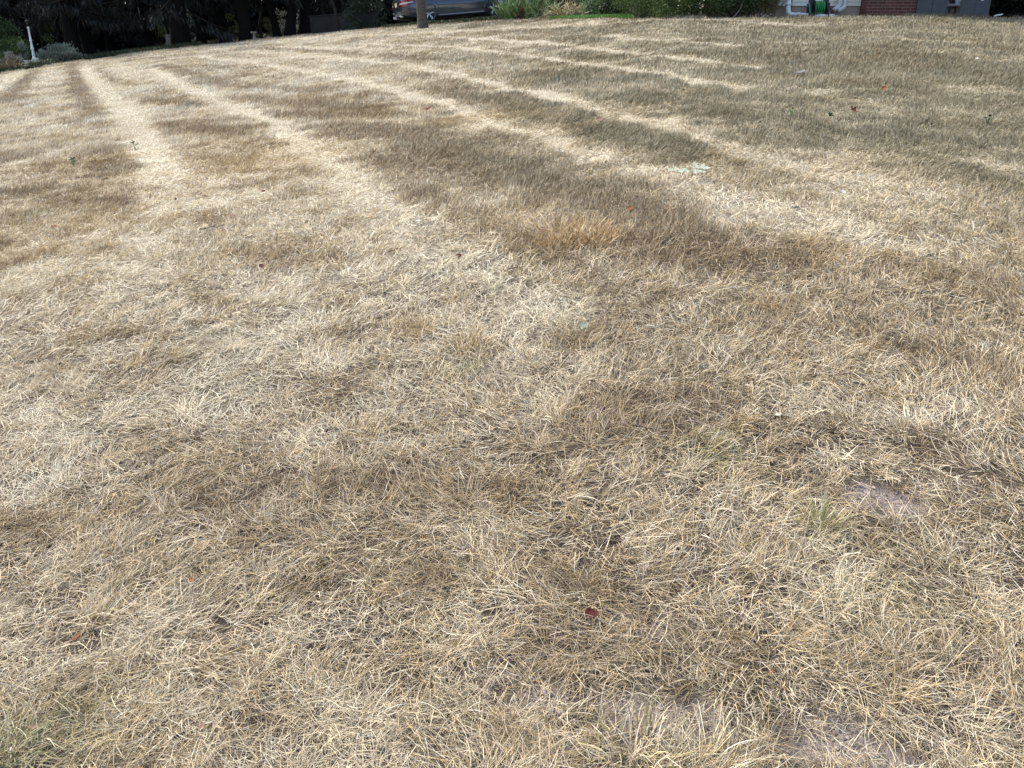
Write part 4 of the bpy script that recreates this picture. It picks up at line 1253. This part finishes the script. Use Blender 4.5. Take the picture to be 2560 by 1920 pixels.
# patch of watered turf in front of the bed
mb = MB(); n = 26000
px = RNG.uniform(1375, 1580, n)
az = np.arctan2((px - 1280) / FPX, CP + .43 * SP)
prof = np.interp(px, [1375, 1420, 1500, 1545, 1580], [.0, .9, 1.7, 1.5, .3])
rr = np.interp(az, AZG, DG) - .35 + RNG.random(n) * (prof + .1) * 1.3
x, y = rr * np.sin(az), rr * np.cos(az)
blades(mb, x, y, RNG.uniform(.05, .13, n), RNG.uniform(0, 6.28, n), np.radians(RNG.uniform(0, 40, n)), RNG.uniform(0, .8, n), RNG.normal(0, .2, n), .009 * RNG.uniform(.7, 1.3, n),
       pick([(.10, .25, .05), (.13, .31, .065), (.085, .19, .04)], n), 2)
o = mb.build("green_turf", M_LEAF)
tag(o, "small patch of bright green watered turf at the foot of the flower bed", "grass", kind="stuff")

# ------------------------------------------------------------------ house
HY = 23.55


def hx(px, Y=HY, py=25):
    d = ray(px, py); return d[0] * Y / d[1]


def hz(py, Y=HY, px=2100):
    d = ray(px, py); return EYE + d[2] * Y / d[1]


GZ = float(terrain(hx(2150), HY))
print("house ground", GZ, "siding bottom", hz(15), "grass line", hz(43))


def brick_mat():
    m = bpy.data.materials.new("red brick"); m.use_nodes = True
    nt = m.node_tree; N = nt.nodes; L = nt.links; bs = N["Principled BSDF"]; bs.inputs["Roughness"].default_value = .9
    tc = N.new("ShaderNodeTexCoord"); sp = N.new("ShaderNodeSeparateXYZ"); L.new(tc.outputs["Object"], sp.inputs[0])
    ad = N.new("ShaderNodeMath"); ad.operation = 'ADD'; L.new(sp.outputs[0], ad.inputs[0]); L.new(sp.outputs[1], ad.inputs[1])
    cb = N.new("ShaderNodeCombineXYZ"); L.new(ad.outputs[0], cb.inputs[0]); L.new(sp.outputs[2], cb.inputs[1])
    bt = N.new("ShaderNodeTexBrick"); L.new(cb.outputs[0], bt.inputs["Vector"])
    bt.inputs["Scale"].default_value = 1; bt.inputs["Brick Width"].default_value = .212; bt.inputs["Row Height"].default_value = .072
    bt.inputs["Mortar Size"].default_value = .0055; bt.inputs["Mortar Smooth"].default_value = .2; bt.inputs["Bias"].default_value = -.1
    bt.inputs["Color1"].default_value = (.155, .048, .034, 1); bt.inputs["Color2"].default_value = (.095, .033, .026, 1); bt.inputs["Mortar"].default_value = (.25, .20, .165, 1)
    nz = N.new("ShaderNodeTexNoise"); nz.inputs["Scale"].default_value = 14; nz.inputs["Detail"].default_value = 6; L.new(tc.outputs["Object"], nz.inputs["Vector"])
    mr = N.new("ShaderNodeMapRange"); mr.inputs[3].default_value = .65; mr.inputs[4].default_value = 1.35; L.new(nz.outputs[0], mr.inputs[0])
    mx = N.new("ShaderNodeMix"); mx.data_type = 'RGBA'; mx.blend_type = 'MULTIPLY'; mx.inputs[0].default_value = 1
    L.new(bt.outputs["Color"], mx.inputs[6]); L.new(mr.outputs[0], mx.inputs[7]); L.new(mx.outputs[2], bs.inputs["Base Color"])
    bp = N.new("ShaderNodeBump"); bp.inputs["Strength"].default_value = .6; bp.inputs["Distance"].default_value = .01; bp.invert = True
    L.new(bt.outputs["Fac"], bp.inputs["Height"]); L.new(bp.outputs[0], bs.inputs["Normal"])
    return m


M_SIDE = mat("cream clapboard", (.87, .83, .69), rough=.6, noise=(2.5, (.78, .74, .60), .45, .8))
house = empty("house", (hx(2150), HY, GZ))
tag(house, "cream clapboard house with grey foundation and brick chimney at the top right", "house")
HX0, HX1 = hx(1765) - hx(2150), hx(2464) - hx(2150)     # local extents of the front wall
ZS = hz(15) - GZ                                          # bottom of the clapboards above local ground
m = MB()
m.box(((HX0 + HX1) / 2, .16, ZS / 2 - .5), (HX1 - HX0 - .04, .26, ZS + 1.0))
m.box((HX0 + .15, 3.2, ZS / 2 - .5), (.26, 5.8, ZS + 1.0)); m.box((HX1 - .15, 3.2, ZS / 2 - .5), (.26, 5.8, ZS + 1.0))
m.build("foundation", M_CONC, house)
m = MB(); ex = .103; H = 2.55
nrow = int(H / ex)
for x0, x1 in ((HX0, -.003), (1.405, HX1)):
    for k in range(nrow):
        z0 = ZS + k * ex
        V = [(x0, -.004, z0), (x1, -.004, z0), (x0, .012, z0 + ex), (x1, .012, z0 + ex), (x0, .02, z0), (x1, .02, z0)]
        m.add(V, [(0, 1, 3, 2), (4, 5, 1, 0)])
m.box(((HX0 + HX1) / 2, .13, ZS + H / 2), (HX1 - HX0, .2, H))
for xs_ in (HX0 + .09, HX1 - .09): m.box((xs_, 3.2, ZS + H / 2), (.2, 5.9, H))
m.box(((HX0 + HX1) / 2, 6.0, ZS + H / 2), (HX1 - HX0, .2, H))
m.build("wall", M_SIDE, house)
m = MB(); m.bbox((HX0 - .01, -.02, ZS + H / 2), (.10, .06, H + .02), .006)
m.build("corner_board", M_WHITE, house)
m = MB()
rz = ZS + H
V = []
for x in (HX0 - .35, HX1 + .35):
    V += [(x, -.13, rz - .05), (x, 3.05, rz + 1.5), (x, 6.6, rz - .05), (x, -.13, rz + .06), (x, 3.05, rz + 1.63), (x, 6.6, rz + .06)]
m.add(V, [(0, 1, 7, 6), (1, 2, 8, 7), (3, 9, 10, 4), (4, 10, 11, 5), (0, 6, 9, 3), (2, 5, 11, 8), (0, 3, 4, 1), (1, 4, 5, 2), (6, 7, 10, 9), (7, 8, 11, 10)])
m.build("roof", mat("grey shingles", (.09, .085, .08), rough=.95, noise=(8, (.05, .05, .05), .4, .7), bump=(30, .6)), house)
m = MB(); m.tube([(HX0 - .35, -.18, rz - .0), (HX1 + .35, -.18, rz - .02)], .06, 8); m.build("gutter", M_PVC, house)
# brick chimney standing proud of the wall
m = MB(); m.bbox((.70, -.09, 2.35), (1.40, .60, 5.6), .006)
ch = m.build("chimney", brick_mat(), house)
m = MB(); m.bbox((.70, -.09, 5.2), (1.52, .72, .14), .02); m.build("chimney_cap", M_CONC, ch)
# clothes dryer style wall vents left of the chimney: two white elbows
for dx, lab in ((2107, None), (2124, None)):
    pass


def front(px, py, Y):
    """position relative to the house root of an image point at depth Y"""
    p = at_y(px, py, Y); return p - np.array([hx(2150), HY, GZ])


def hpt(px, py, Y): return at_y(px, py, Y)


# white drain pipe: comes down the corner and runs out along the ground
dp = empty("drain_pipe", hpt(1971, 44, 23.25)); tag(dp, "long white drain pipe elbowing down the corner and out across the grass", "pipe")
o0 = np.array(dp.location)
P = [hpt(1972, -180, 23.35), hpt(1971, -40, 23.33), hpt(1971, 10, 23.30), hpt(1970, 22, 23.27), hpt(1971, 31, 23.24), hpt(1976, 37, 23.2), hpt(1985, 38.5, 23.15), hpt(2000, 39, 23.1), hpt(2040, 40.5, 22.95), hpt(2086, 43, 22.8)]
m = MB(); m.tube(np.array(P) - o0, .066, 14); m.build("pipe", M_PVC, dp)
m = MB(); m.tube(np.array([hpt(1971, 8, 23.30), hpt(1971, 15, 23.285)]) - o0, .076, 14); m.build("coupling", M_PVC, dp)
m = MB(); m.tube(np.array([hpt(1993, 38.8, 23.12), hpt(2000, 39, 23.1)]) - o0, .076, 14); m.build("coupling", M_PVC, dp)
m = MB(); e = np.array(P[-1]) - o0; d = unit(np.array(P[-1]) - np.array(P[-2])); m.tube([e + d * .002, e + d * .012], .058, 14); m.build("pipe_mouth", M_BLACK, dp)

# two white elbows at the bottom of short drops
for (xa, xb, lab) in ((2101, 2083, "left white vent elbow bending toward the hose reel below the clapboards"), (2113, 2094, "right white vent elbow bending down beside the chimney")):
    o0 = hpt(xa, 5, 23.38)
    r = empty("vent_elbow", o0); tag(r, lab, "pipe", "white vent elbows left of the chimney")
    P = np.array([hpt(xa + .5, -40, 23.42), hpt(xa, 4, 23.40), hpt(xa - 2, 13 if xa < 2105 else 17, 23.36), hpt((xa + xb) / 2, 20 if xa < 2105 else 23, 23.28), hpt(xb, 26 if xa < 2105 else 28, 23.2)])
    m = MB(); m.tube(P - o0, [.052, .052, .054, .054, .056], 12); m.build("pipe", mat("dusty white pipe", (.62, .61, .59), rough=.5, noise=(6, (.42, .4, .37), .45, .75)), r)
    m = MB(); d = unit(P[-1] - P[-2]); m.tube([P[-1] - o0 + d * .001, P[-1] - o0 + d * .006], .046, 12); m.build("pipe_mouth", M_CONC, r)

# hose reel
c = hpt(2045, 38, 23.0); gz = float(terrain(c[0], c[1]))
hr = empty("hose_reel", (c[0], c[1], gz)); tag(hr, "black hose reel wound with bright green hose in front of the clapboards", "hose reel")
sc_ = 1.0
zc = hz(22, 23.0) - gz
m = MB()
for xx in (-.16, .13):
    m.lathe([(.22, -.012), (.225, 0), (.22, .012)], (0, 0, 0), 24, axis='y')
m = MB()
for xx, rr_ in ((-.17, .24), (.14, .24)):
    th = np.arange(28) * 2 * math.pi / 28
    for (ri, ro) in ((.0, rr_),):
        V = np.concatenate([np.stack([np.full(28, xx - .012), ro * np.cos(th), zc + ro * np.sin(th)], 1), np.stack([np.full(28, xx + .012), ro * np.cos(th), zc + ro * np.sin(th)], 1)])
        m.add(V, [(j, (j + 1) % 28, 28 + (j + 1) % 28, 28 + j) for j in range(28)] + [tuple(range(28))[::-1], tuple(range(28, 56))])
m.lathe([(.06, -.16), (.06, .13)], (0, 0, 0), 16, axis='z')
V = m.v[-1].copy(); m.v[-1] = np.stack([V[:, 2], V[:, 0], V[:, 1] + zc], 1)
m.build("drum_flange", M_BLACK, hr)
m = MB()
for xx in (-.235, .20):
    m.tube([(xx, -.24, -.02), (xx, -.05, zc), (xx, 0, zc + .45)], .028, 6); m.tube([(xx, .24, -.02), (xx, .05, zc), (xx, 0, zc + .45)], .028, 6)
    m.bbox((xx, 0, zc - .08), (.05, .30, .42), .015)
m.tube([(-.235, -.24, .0), (.20, -.24, .0)], .02, 6); m.tube([(-.235, 0, zc + .45), (.20, 0, zc + .45)], .02, 6)
m.tube([(.20, -.02, zc), (.30, -.02, zc), (.30, -.10, zc - .1)], .014, 6)
m.build("frame", M_BLACK, hr)
m = MB(); P = []
for lay, rad_ in enumerate((.15, .175)):
    N_ = 5
    for k in range(N_ * 18):
        t = k / (N_ * 18); xx = -.145 + .26 * (t if lay % 2 == 0 else 1 - t); a = k * 2 * math.pi / 18
        P.append((xx, (rad_ + .004 * math.sin(a * 3 + lay)) * math.cos(a), zc + (rad_ + .004 * math.cos(a * 2)) * math.sin(a)))
m.tube(P, .015, 7)
m.tube([(-.02, -.17, zc + .05), (.0, -.16, zc + .2), (.02, -.08, zc + .5), (.03, .1, zc + .8)], .012, 7)
m.build("hose", mat("green hose", (.03, .31, .09), rough=.35, spec=.5), hr)
# teal hose tail hooked at the left leg and a thin green hose down the wall
m = MB(); o0 = np.array((c[0] - .30, c[1] - .15, gz))
m.tube([(-.05, 0, zc + .02), (-.06, 0, zc + .10), (-.01, 0, zc + .12), (.02, 0, zc + .03), (.05, 0, zc - .10), (.16, 0, zc - .18)], .012, 7)
o = m.build("hose_tail", mat("teal hose", (.10, .40, .34), rough=.4)); o.location = o0
tag(o, "short teal hose end hooked over the left foot of the hose reel", "hose")
P = np.array([hpt(1981, -60, 23.44), hpt(1980, 0, 23.44), hpt(1979, 20, 23.43), hpt(1980, 33, 23.40), hpt(1983, 41, 23.36), hpt(1990, 43, 23.3)])
m = MB(); m.tube(P - P[1], .013, 7); o = m.build("garden_hose", mat("dull green hose", (.06, .22, .15), rough=.4)); o.location = P[1]
tag(o, "thin dull green hose hanging down the wall beside the white drain pipe", "hose")

# grey board screens right of the chimney
for x0, x1, n, lab in ((2288, 2364, 2, "grey board screen against the chimney's right side"), (2397, 2470, 2, "grey board screen at the right end of the house")):
    Ya = 23.1
    a = hpt(x0, 44, Ya); b = hpt(x1, 44, Ya); W = b[0] - a[0]; gz = float(terrain(a[0], Ya))
    r = empty("board_screen", (a[0], Ya, gz)); tag(r, lab, "screen", "grey board screens")
    bw = W / n
    m = MB()
    for k in range(n): m.bbox((bw * (k + .5), 0, .7), (bw - .008, .03, 1.6), .005)
    m.build("board", M_GREY, r)
    
    for zz in (.35, 1.2):
        m = MB(); m.box((W / 2, .04, zz), (W - .02, .04, .09)); m.build("rail", M_GREY, r)
    if x0 < 2300:
        pass
    else:
        m = MB(); p = hpt(2456, 0, Ya - .02); m.bbox((p[0] - a[0], -.021, p[2] - gz), (.07, .01, .03), .003); m.build("latch", M_WHITE, r)
# electric box with conduits in the gap
p = hpt(2381, 8, 23.4)
r = empty("meter_box", (p[0], 23.4, float(terrain(p[0], 23.4)))); tag(r, "black service switch and white tap box between the two grey screens", "utility box")
q = np.array(r.location)
m = MB(); a = hpt(2379, 0, 23.42) - q; m.bbox((a[0] - .02, .0, a[2] + .03), (.09, .08, .22), .012, Matrix.Rotation(-.35, 3, 'Y')); m.bbox((a[0] + .03, -.02, a[2] - .03), (.06, .07, .12), .01, Matrix.Rotation(-.35, 3, 'Y')); m.build("switch", M_BLACK, r)
m = MB(); a = hpt(2391, 8, 23.42) - q; m.bbox((a[0], .0, a[2]), (.08, .06, .12), .012); m.build("tap_box", M_WHITE, r)
m = MB(); a = hpt(2378, 19, 23.42) - q; m.tube([(a[0] - .13, .0, a[2]), (a[0] + .13, 0, a[2])], .02, 8); m.tube([(a[0] - .04, 0, a[2] - .01), (a[0] - .04, 0, -.1)], .022, 8); m.tube([(a[0] + .11, 0, a[2] - .01), (a[0] + .11, 0, -.1)], .022, 8); m.build("conduit", M_BLACK, r)
# scrap of white beside the hedge
p = gp(2494, 22.9, 46)
m = MB(); m.tube([(-.10, 0, .05), (-.02, .02, .08), (.06, .0, .09), (.11, 0, .11)], [.018, .02, .02, .012], 7); o = m.build("plastic_scrap", M_WHITE); o.location = p
tag(o, "scrap of white plastic on the grass left of the dark hedge", "scrap")
# dark evergreen hedge at the right
for px, Y, rx, lab in ((2520, 24.6, .75, "dark evergreen bush right of the grey screens"), (2610, 24.2, .8, "dark evergreen bush cut by the right edge of the picture")):
    shrub("evergreen_bush", px, Y, rx, .8, 3.2, 14000, (.12, .06), [(.012, .018, .010), (.016, .024, .012), (.022, .03, .015), (.035, .03, .02)], lab, "bush", "dark evergreen bushes at the right", upright=.1, py=46, loose=.42)

# ------------------------------------------------------------------ leaves, twigs and weeds lying on the lawn
def leaf_outline(kind):
    if kind == 'oval':
        t = np.linspace(0, 2 * math.pi, 18, endpoint=False); return np.stack([.5 * np.cos(t) * (1 - .12 * np.cos(t)), .36 * np.sin(t)], 1)
    if kind == 'maple':
        P = []
        for a, r in ((0, .55), (22, .3), (38, .36), (52, .5), (72, .26), (95, .34), (112, .42), (140, .2), (180, .12)): P.append((math.radians(a), r))
        P = P + [(-a, r) for a, r in P[-2:0:-1]]
        return np.array([(r * math.cos(a), r * math.sin(a)) for a, r in P])
    if kind == 'oak':
        U = [(-.5, .03), (-.35, .05), (-.28, .17), (-.2, .18), (-.15, .06), (-.06, .07), (.0, .26), (.08, .27), (.1, .09), (.2, .09), (.27, .24), (.36, .22), (.36, .08), (.45, .10), (.55, .0)]
        return np.array(U + [(x, -y) for x, y in U[-2::-1]])
    if kind == 'chip':
        return np.array([(-.5, -.12), (-.3, .16), (.1, .2), (.5, .1), (.42, -.12), (0, -.2)])


def leaf_mesh(mb, kind, size, c=(0, 0, 0), rot=None, cup=.35, thick=.0012, tint=None):
    O = leaf_outline(kind) * size
    n = len(O)
    def lift(p): return cup * (p[:, 0] ** 2 * .6 + p[:, 1] ** 2 * 1.4) / size
    I = O * .5
    top = np.concatenate([np.column_stack([O, lift(O)]), np.column_stack([I, lift(I)]), [[0, 0, 0]]])
    bot = top - np.array([0, 0, thick])
    V = np.concatenate([top, bot]); k = len(top)
    F = []
    for j in range(n):
        j2 = (j + 1) % n
        F += [(j, j2, n + j2, n + j), (n + j, n + j2, 2 * n), (k + j, k + n + j, k + n + j2, k + j2), (k + n + j, k + 2 * n, k + n + j2), (j, k + j, k + j2, j2)]
    if rot is not None: V = V @ np.array(rot).T
    mb.add(V + np.array(c), F, tint)


def R3(rx, ry, rz): return np.array(Matrix.Rotation(rz, 3, 'Z') @ Matrix.Rotation(ry, 3, 'Y') @ Matrix.Rotation(rx, 3, 'X'))


def cm(name, c, c2, tr=.15): return mat(name, c, rough=.8, spec=.12, trans=tr, noise=(60, c2, .4, .75))


MR = cm("red dead leaf", (.20, .06, .042), (.13, .045, .032)); MRB = cm("red brown dead leaf", (.10, .028, .022), (.06, .02, .016)); MPK = cm("pinkish dead leaf", (.34, .21, .16), (.25, .15, .11))
MOR = cm("orange dead leaf", (.28, .14, .07), (.2, .09, .045)); MBR = cm("dark brown dead leaf", (.085, .055, .04), (.05, .033, .025)); MGR = cm("fresh green leaf", (.08, .20, .06), (.05, .13, .04))
MPG = cm("pale sage leaf", (.50, .53, .42), (.40, .44, .33)); MDG = cm("dark green leaf", (.05, .085, .035), (.03, .055, .025)); MWH = cm("bleached leaf", (.72, .72, .64), (.6, .58, .5)); MDK = cm("blackened leaf", (.035, .03, .03), (.02, .018, .018), 0)
LEAVES = [  # px, py, kind, size in metres, material, label, lift, upright tilt
    (2135, 297, 'maple', .12, MR, "largest bright red curled leaf on the grey green grass at right", .085, 30),
    (1476, 1570, 'oval', .036, MRB, "round dark red brown leaf in the near grass below the middle", .055, 30),
    (1458, 832, 'maple', .062, MPG, "pale sage green three pointed leaf right of the middle of the lawn", .03, 35),
    (2075, 301, 'maple', .085, MDG, "dark green star shaped leaf left of the bright red leaf", .05, 45),
    (1070, 282, 'oval', .07, MR, "small red leaf high on the middle of the lawn", .045, 35),
    (1498, 310, 'oval', .075, MPK, "pinkish tan leaf right of the middle, above the pale track", .045, 40),
    (2208, 233, 'oval', .07, MOR, "small orange leaf far up the right of the lawn", .05, 40),
    (835, 1186, 'oval', .026, MPK, "pale pink leaf scrap in the matted grass left of centre", .03, 20),
    (192, 1610, 'oval', .022, MOR, "orange leaf scrap near the lower left corner", .025, 20),
    (478, 1470, 'oval', .024, MOR, "faint orange leaf curl in the lower left grass", .03, 30),
    (506, 1838, 'oval', .018, MPK, "tiny pink leaf flake close to the bottom edge", .03, 30),
    (87, 1838, 'oval', .018, MPK, "pink brown leaf flake beside the green tuft in the bottom corner", .03, 30),
    (655, 676, 'oval', .038, MRB, "dark red brown leaf left of the long twig", .03, 20),
    (1148, 650, 'oval', .042, MRB, "red brown leaf just left below the dark brown grass band", .03, 20),
    (1282, 684, 'oval', .042, MBR, "dark brown leaf below the golden patch of grass", .03, 15),
    (136, 576, 'oval', .05, MR, "dull red leaf at the left between pale patches", .04, 30),
    (586, 553, 'maple', .055, MPK, "curled pinkish white leaf above the long twig", .045, 40),
    (660, 488, 'oval', .04, MRB, "small red brown leaf in the track left of the middle", .04, 30),
    (198, 455, 'chip', .06, MBR, "left one of two dark curled leaves on the left slope", .05, 25),
    (264, 458, 'chip', .10, MBR, "larger dark curled leaf right of its smaller neighbour on the left slope", .05, 20),
    (440, 507, 'chip', .045, MDK, "small blackened leaf on the pale track", .03, 20),
    (964, 746, 'chip', .045, MDK, "short black bark chip near the centre of the lawn", .028, 10),
    (1986, 530, 'chip', .07, MDK, "dark grey green leaf lying flat at the right", .035, 15),
    (2014, 668, 'chip', .05, MDK, "black leaf chip right of the golden tuft", .03, 15),
    (1575, 534, 'oval', .05, MOR, "orange brown leaf above the golden patch", .035, 25),
    (995, 918, 'maple', .022, MWH, "tiny white leaf flake left of centre", .035, 30),
    (1046, 562, 'oval', .035, MWH, "pale white leaf on the track above the centre", .035, 20),
    (2107, 495, 'oval', .045, MWH, "white leaf scrap right of the oak sprig", .045, 35),
    (2441, 155, 'oval', .05, MWH, "small white leaf far up the right hand side", .05, 40),
    (1940, 1052, 'oval', .022, MPG, "pale green leaf flake right of centre", .03, 15),
    (2000, 187, 'chip', .20, mat("grey stone chip", (.2, .2, .2), rough=.9, noise=(20, (.12, .12, .12), .4, .7)), "flat grey stone poking through the far grass", .03, 5),
    (1136, 690, 'chip', .02, MDK, "tiny dark seed husk left of the dark brown leaf", .03, 15),
    (742, 1195, 'oval', .016, MRB, "reddish husk flake beside the pale pink leaf scrap", .028, 15),
    (1925, 1700, 'oval', .014, MOR, "ochre leaf flake near the small bare patch at the bottom", .03, 15),
]
for px, py, kind, size, mt, lab, lift, tilt in LEAVES:
    p = at(px, py)
    m = MB()
    leaf_mesh(m, kind, size, (0, 0, 0), R3(math.radians(RNG.uniform(-15, 15)), math.radians(RNG.uniform(-12, 12)), RNG.uniform(0, 6.28)), cup=RNG.uniform(.3, .8))
    V = m.v[-1]
    # tip the whole leaf toward the open sky in front of it
    m.v[-1] = V @ np.array(Matrix.Rotation(math.radians(tilt), 3, 'X')).T
    d = m.v[-1][:, 2].min()
    m.v[-1] = m.v[-1] - np.array([0, 0, d])
    if kind != 'chip': m.tube([m.v[-1][0], m.v[-1][0] + np.array([size * .25, -size * .1, -size * .05])], [.0012, .0007], 5)
    o = m.build("fallen_leaf" if kind != 'chip' else "dark_chip", mt); o.location = p + np.array([0, 0, lift * .75])
    if "stone" in lab: o.name = "flat_stone"
    tag(o, lab, "stone" if "stone" in lab else ("leaf" if "chip" not in lab and "husk" not in lab else "chip"), "leaves and chips lying on the lawn" if "stone" not in lab else None)

# oak sprig with pale leaves
p = at(1722, 458)
sp = empty("oak_sprig", p + np.array([0, 0, .075])); tag(sp, "fallen oak sprig with pale sage lobed leaves on the pale track at right", "sprig")
m = MB(); m.tube([(-.09, -.01, .0), (-.04, -.012, .012), (.02, -.015, .008), (.08, .0, .014)], .0022, 6); m.build("twig", mat("sprig twig", (.24, .25, .14), rough=.7), sp)
for (x, y, z, s, rz, ry, rx) in ((-.125, .0, .022, .075, 2.95, .1, .75), (-.095, .02, .03, .06, 2.3, -.1, .5), (-.055, -.03, .02, .095, 3.95, .1, .55), (-.03, -.035, .02, .07, 5.0, .1, .5),
                                (.045, -.03, .018, .085, 5.75, 0, .75), (.03, -.055, .012, .07, 4.6, .1, .4), (.075, -.045, .012, .07, 5.95, .1, .4),
                                (.055, .045, .045, .085, 1.75, -.5, .2), (.085, .03, .04, .085, .75, -.3, .6), (.10, .0, .035, .095, -.15, 0, .8), (.03, .03, .035, .06, 2.5, -.3, .3)):
    m = MB(); leaf_mesh(m, 'oak', s, (x, y, z), np.array(Matrix.Rotation(.2 + rx * .3, 3, 'X')) @ R3(0, ry * .4, rz), cup=.4); m.build("leaf", MPG, sp)
# green sprig and weeds
for px, py, n, s, mt, lab in ((1977, 298, 5, .035, MGR, "fresh green fallen sprig left of the dark star leaf"), (338, 374, 5, .05, MDG, "dark green weed on the pale left track"),
                              (185, 417, 7, .05, MDG, "dark green weed sprig among the left hand brown grass"), (2466, 317, 7, .035, MDG, "low dark weed near the right edge of the lawn")):
    p = at(px, py); r = empty("weed_sprig", p + np.array([0, 0, .03])); tag(r, lab, "weed", "green weeds and sprigs on the lawn")
    m = MB()
    for k in range(n):
        a = k * 2.4; q = np.array([math.cos(a) * s * .5, math.sin(a) * s * .5, .03 + .02 * (k % 3)])
        m.tube([(0, 0, -.03), q * .6, q], .0018, 5)
    m.build("stem", mat("weed stem", (.08, .12, .04), rough=.7), r)
    for k in range(n):
        a = k * 2.4; q = np.array([math.cos(a) * s * .7, math.sin(a) * s * .7, .035 + .02 * (k % 3)])
        m = MB(); leaf_mesh(m, 'oval', s * RNG.uniform(.7, 1.1), q, R3(RNG.uniform(-.6, .6), -.4, a), cup=.4); m.build("leaf", mt, r)
# twigs
for px, py, ln, rz, r, lab in ((532, 581, .20, .75, .004, "long dark forked twig lying on the left of the lawn"), (991, 640, .13, .95, .003, "dark straight twig near the top of the middle track"),
                               (1227, 486, .13, 2.1, .003, "brown upright weed stalk in the dark grass band"), (1290, 688, .10, .2, .0025, "short dark twig beside the dark brown leaf"), (1018, 665, .07, 1.3, .0025, "short black twig above the red brown leaf")):
    p = at(px, py); m = MB()
    Q = limb(m, (-ln / 2 * math.cos(rz), -ln / 2 * math.sin(rz), .0), (ln / 2 * math.cos(rz), ln / 2 * math.sin(rz), .05 if "upright" in lab else .012), r, r * .6, .2, 7, 6)
    limb(m, Q[3], Q[3] + np.array([ln * .2, ln * .02, .02]), r * .7, r * .3, .1, 4, 5); limb(m, Q[4], Q[4] + np.array([-ln * .08, ln * .12, .015]), r * .6, r * .3, .1, 4, 5)
    o = m.build("twig", mat("dark twig", (.06, .045, .038), rough=.9)); o.location = p + np.array([0, 0, .035]); tag(o, lab, "twig", "twigs lying on the lawn")

# crumbs of dry clay and bits of chopped stubble on the bare spots
cr = MB(); stub = MB()
OCT = np.array([(1, 0, 0), (-1, 0, 0), (0, 1, 0), (0, -1, 0), (0, 0, 1), (0, 0, -1)], float)
OF = [(0, 2, 4), (2, 1, 4), (1, 3, 4), (3, 0, 4), (2, 0, 5), (1, 2, 5), (3, 1, 5), (0, 3, 5)]
for P, w, s_ in BARE_W:
    for k in range(150):
        t = RNG.random(); q = P[0] + (P[1] - P[0]) * t + RNG.normal(0, w * .6, 2)
        rad_ = RNG.gamma(2, .0013) + .001
        v = OCT * rad_ * RNG.uniform(.6, 1.3, (6, 1)) * np.array([1, 1, .7])
        cr.add(v + np.array([q[0], q[1], float(terrain(q[0], q[1])) + rad_ * .3]), OF, np.array((.36, .31, .27)) * RNG.uniform(.5, 1.15))
o = cr.build("soil_crumbs", mat("clay crumbs", rough=.95, spec=.1, tint=True)); tag(o, "crumbs of dry clay scattered on the bare spots", "soil", kind="stuff")
# the grass tufts that stand out singly
def lone_tuft(px, py, n, L, pal, lab, R_=.03, w=.0019, inc=(5, 75), comb=None):
    p = at(px, py); mb = MB()
    a = RNG.uniform(0, 6.28, n); rr = np.sqrt(RNG.random(n)) * R_
    phi = a + RNG.normal(0, .4, n)
    if comb is not None: phi = np.where(RNG.random(n) < .65, comb + RNG.normal(0, .5, n), phi)
    blades(mb, p[0] + rr * np.sin(a), p[1] + rr * np.cos(a), L * RNG.uniform(.55, 1.15, n), phi, np.radians(RNG.uniform(*inc, n)), RNG.uniform(.2, 1.3, n), RNG.normal(0, .3, n), w * RNG.uniform(.7, 1.3, n), pick(list(pal) + [tuple(STRAW), tuple(CHALK), tuple(DUN)], n, .25), 5)
    o = mb.build("grass_tuft", M_STRAW, None, p); o.location = p; tag(o, lab, "grass tuft", "single tufts standing out of the lawn")


lone_tuft(1425, 592, 2000, .085, [(.50, .34, .15), (.42, .26, .10), (.60, .44, .23), (.32, .20, .085), (.25, .16, .07)], "broad raised rusty golden tuft in the dark band right of the centre", .26, .0030, (0, 68))
lone_tuft(1488, 604, 620, .08, [(.48, .30, .12), (.42, .25, .09), (.58, .42, .21)], "smaller rusty tuft on the right shoulder of the broad golden tuft", .13, .0032, (0, 60))
YG = [(.50, .44, .22), (.40, .37, .16), (.58, .52, .32), (.26, .28, .12), (.33, .32, .14)]
lone_tuft(2052, 1322, 150, .105, YG, "star shaped yellow green tuft just below the largest bare patch", .035, .0022)
lone_tuft(1782, 1128, 150, .10, [(.27, .27, .12), (.20, .23, .09), (.40, .34, .18)], "olive green tuft combed to the right above the bare patch", .04, comb=1.7)
lone_tuft(1740, 1095, 60, .08, [(.20, .24, .10), (.3, .3, .15)], "small olive tuft at the left end of the combed tuft", .03, comb=1.7)
lone_tuft(34, 1872, 160, .09, [(.22, .26, .13), (.30, .33, .18), (.42, .40, .25)], "grey green tuft in the bottom left corner", .06)
lone_tuft(1180, 930, 60, .07, [(.17, .22, .12), (.24, .27, .15)], "small dull green tuft near the centre", .03, comb=2.2)
lone_tuft(1765, 1912, 70, .12, [(.62, .54, .33), (.68, .6, .4), (.5, .42, .22)], "tall pale tuft leaning up at the bottom edge right of centre", .05, .0022, (0, 45))
lone_tuft(1600, 1895, 110, .10, [(.42, .38, .18), (.50, .44, .24), (.34, .31, .14)], "dense olive straw tuft at the bottom edge below the bare patch", .06, .0026, (0, 45))
lone_tuft(1045, 835, 220, .075, [(.48, .32, .13), (.40, .26, .10), (.55, .41, .2)], "small golden brown tuft left of the centre", .07, .0026, (0, 45))
lone_tuft(1165, 872, 230, .075, [(.52, .38, .18), (.58, .45, .24), (.45, .3, .13)], "paler golden tuft just right of the small golden brown tuft", .09, .0026, (0, 45))
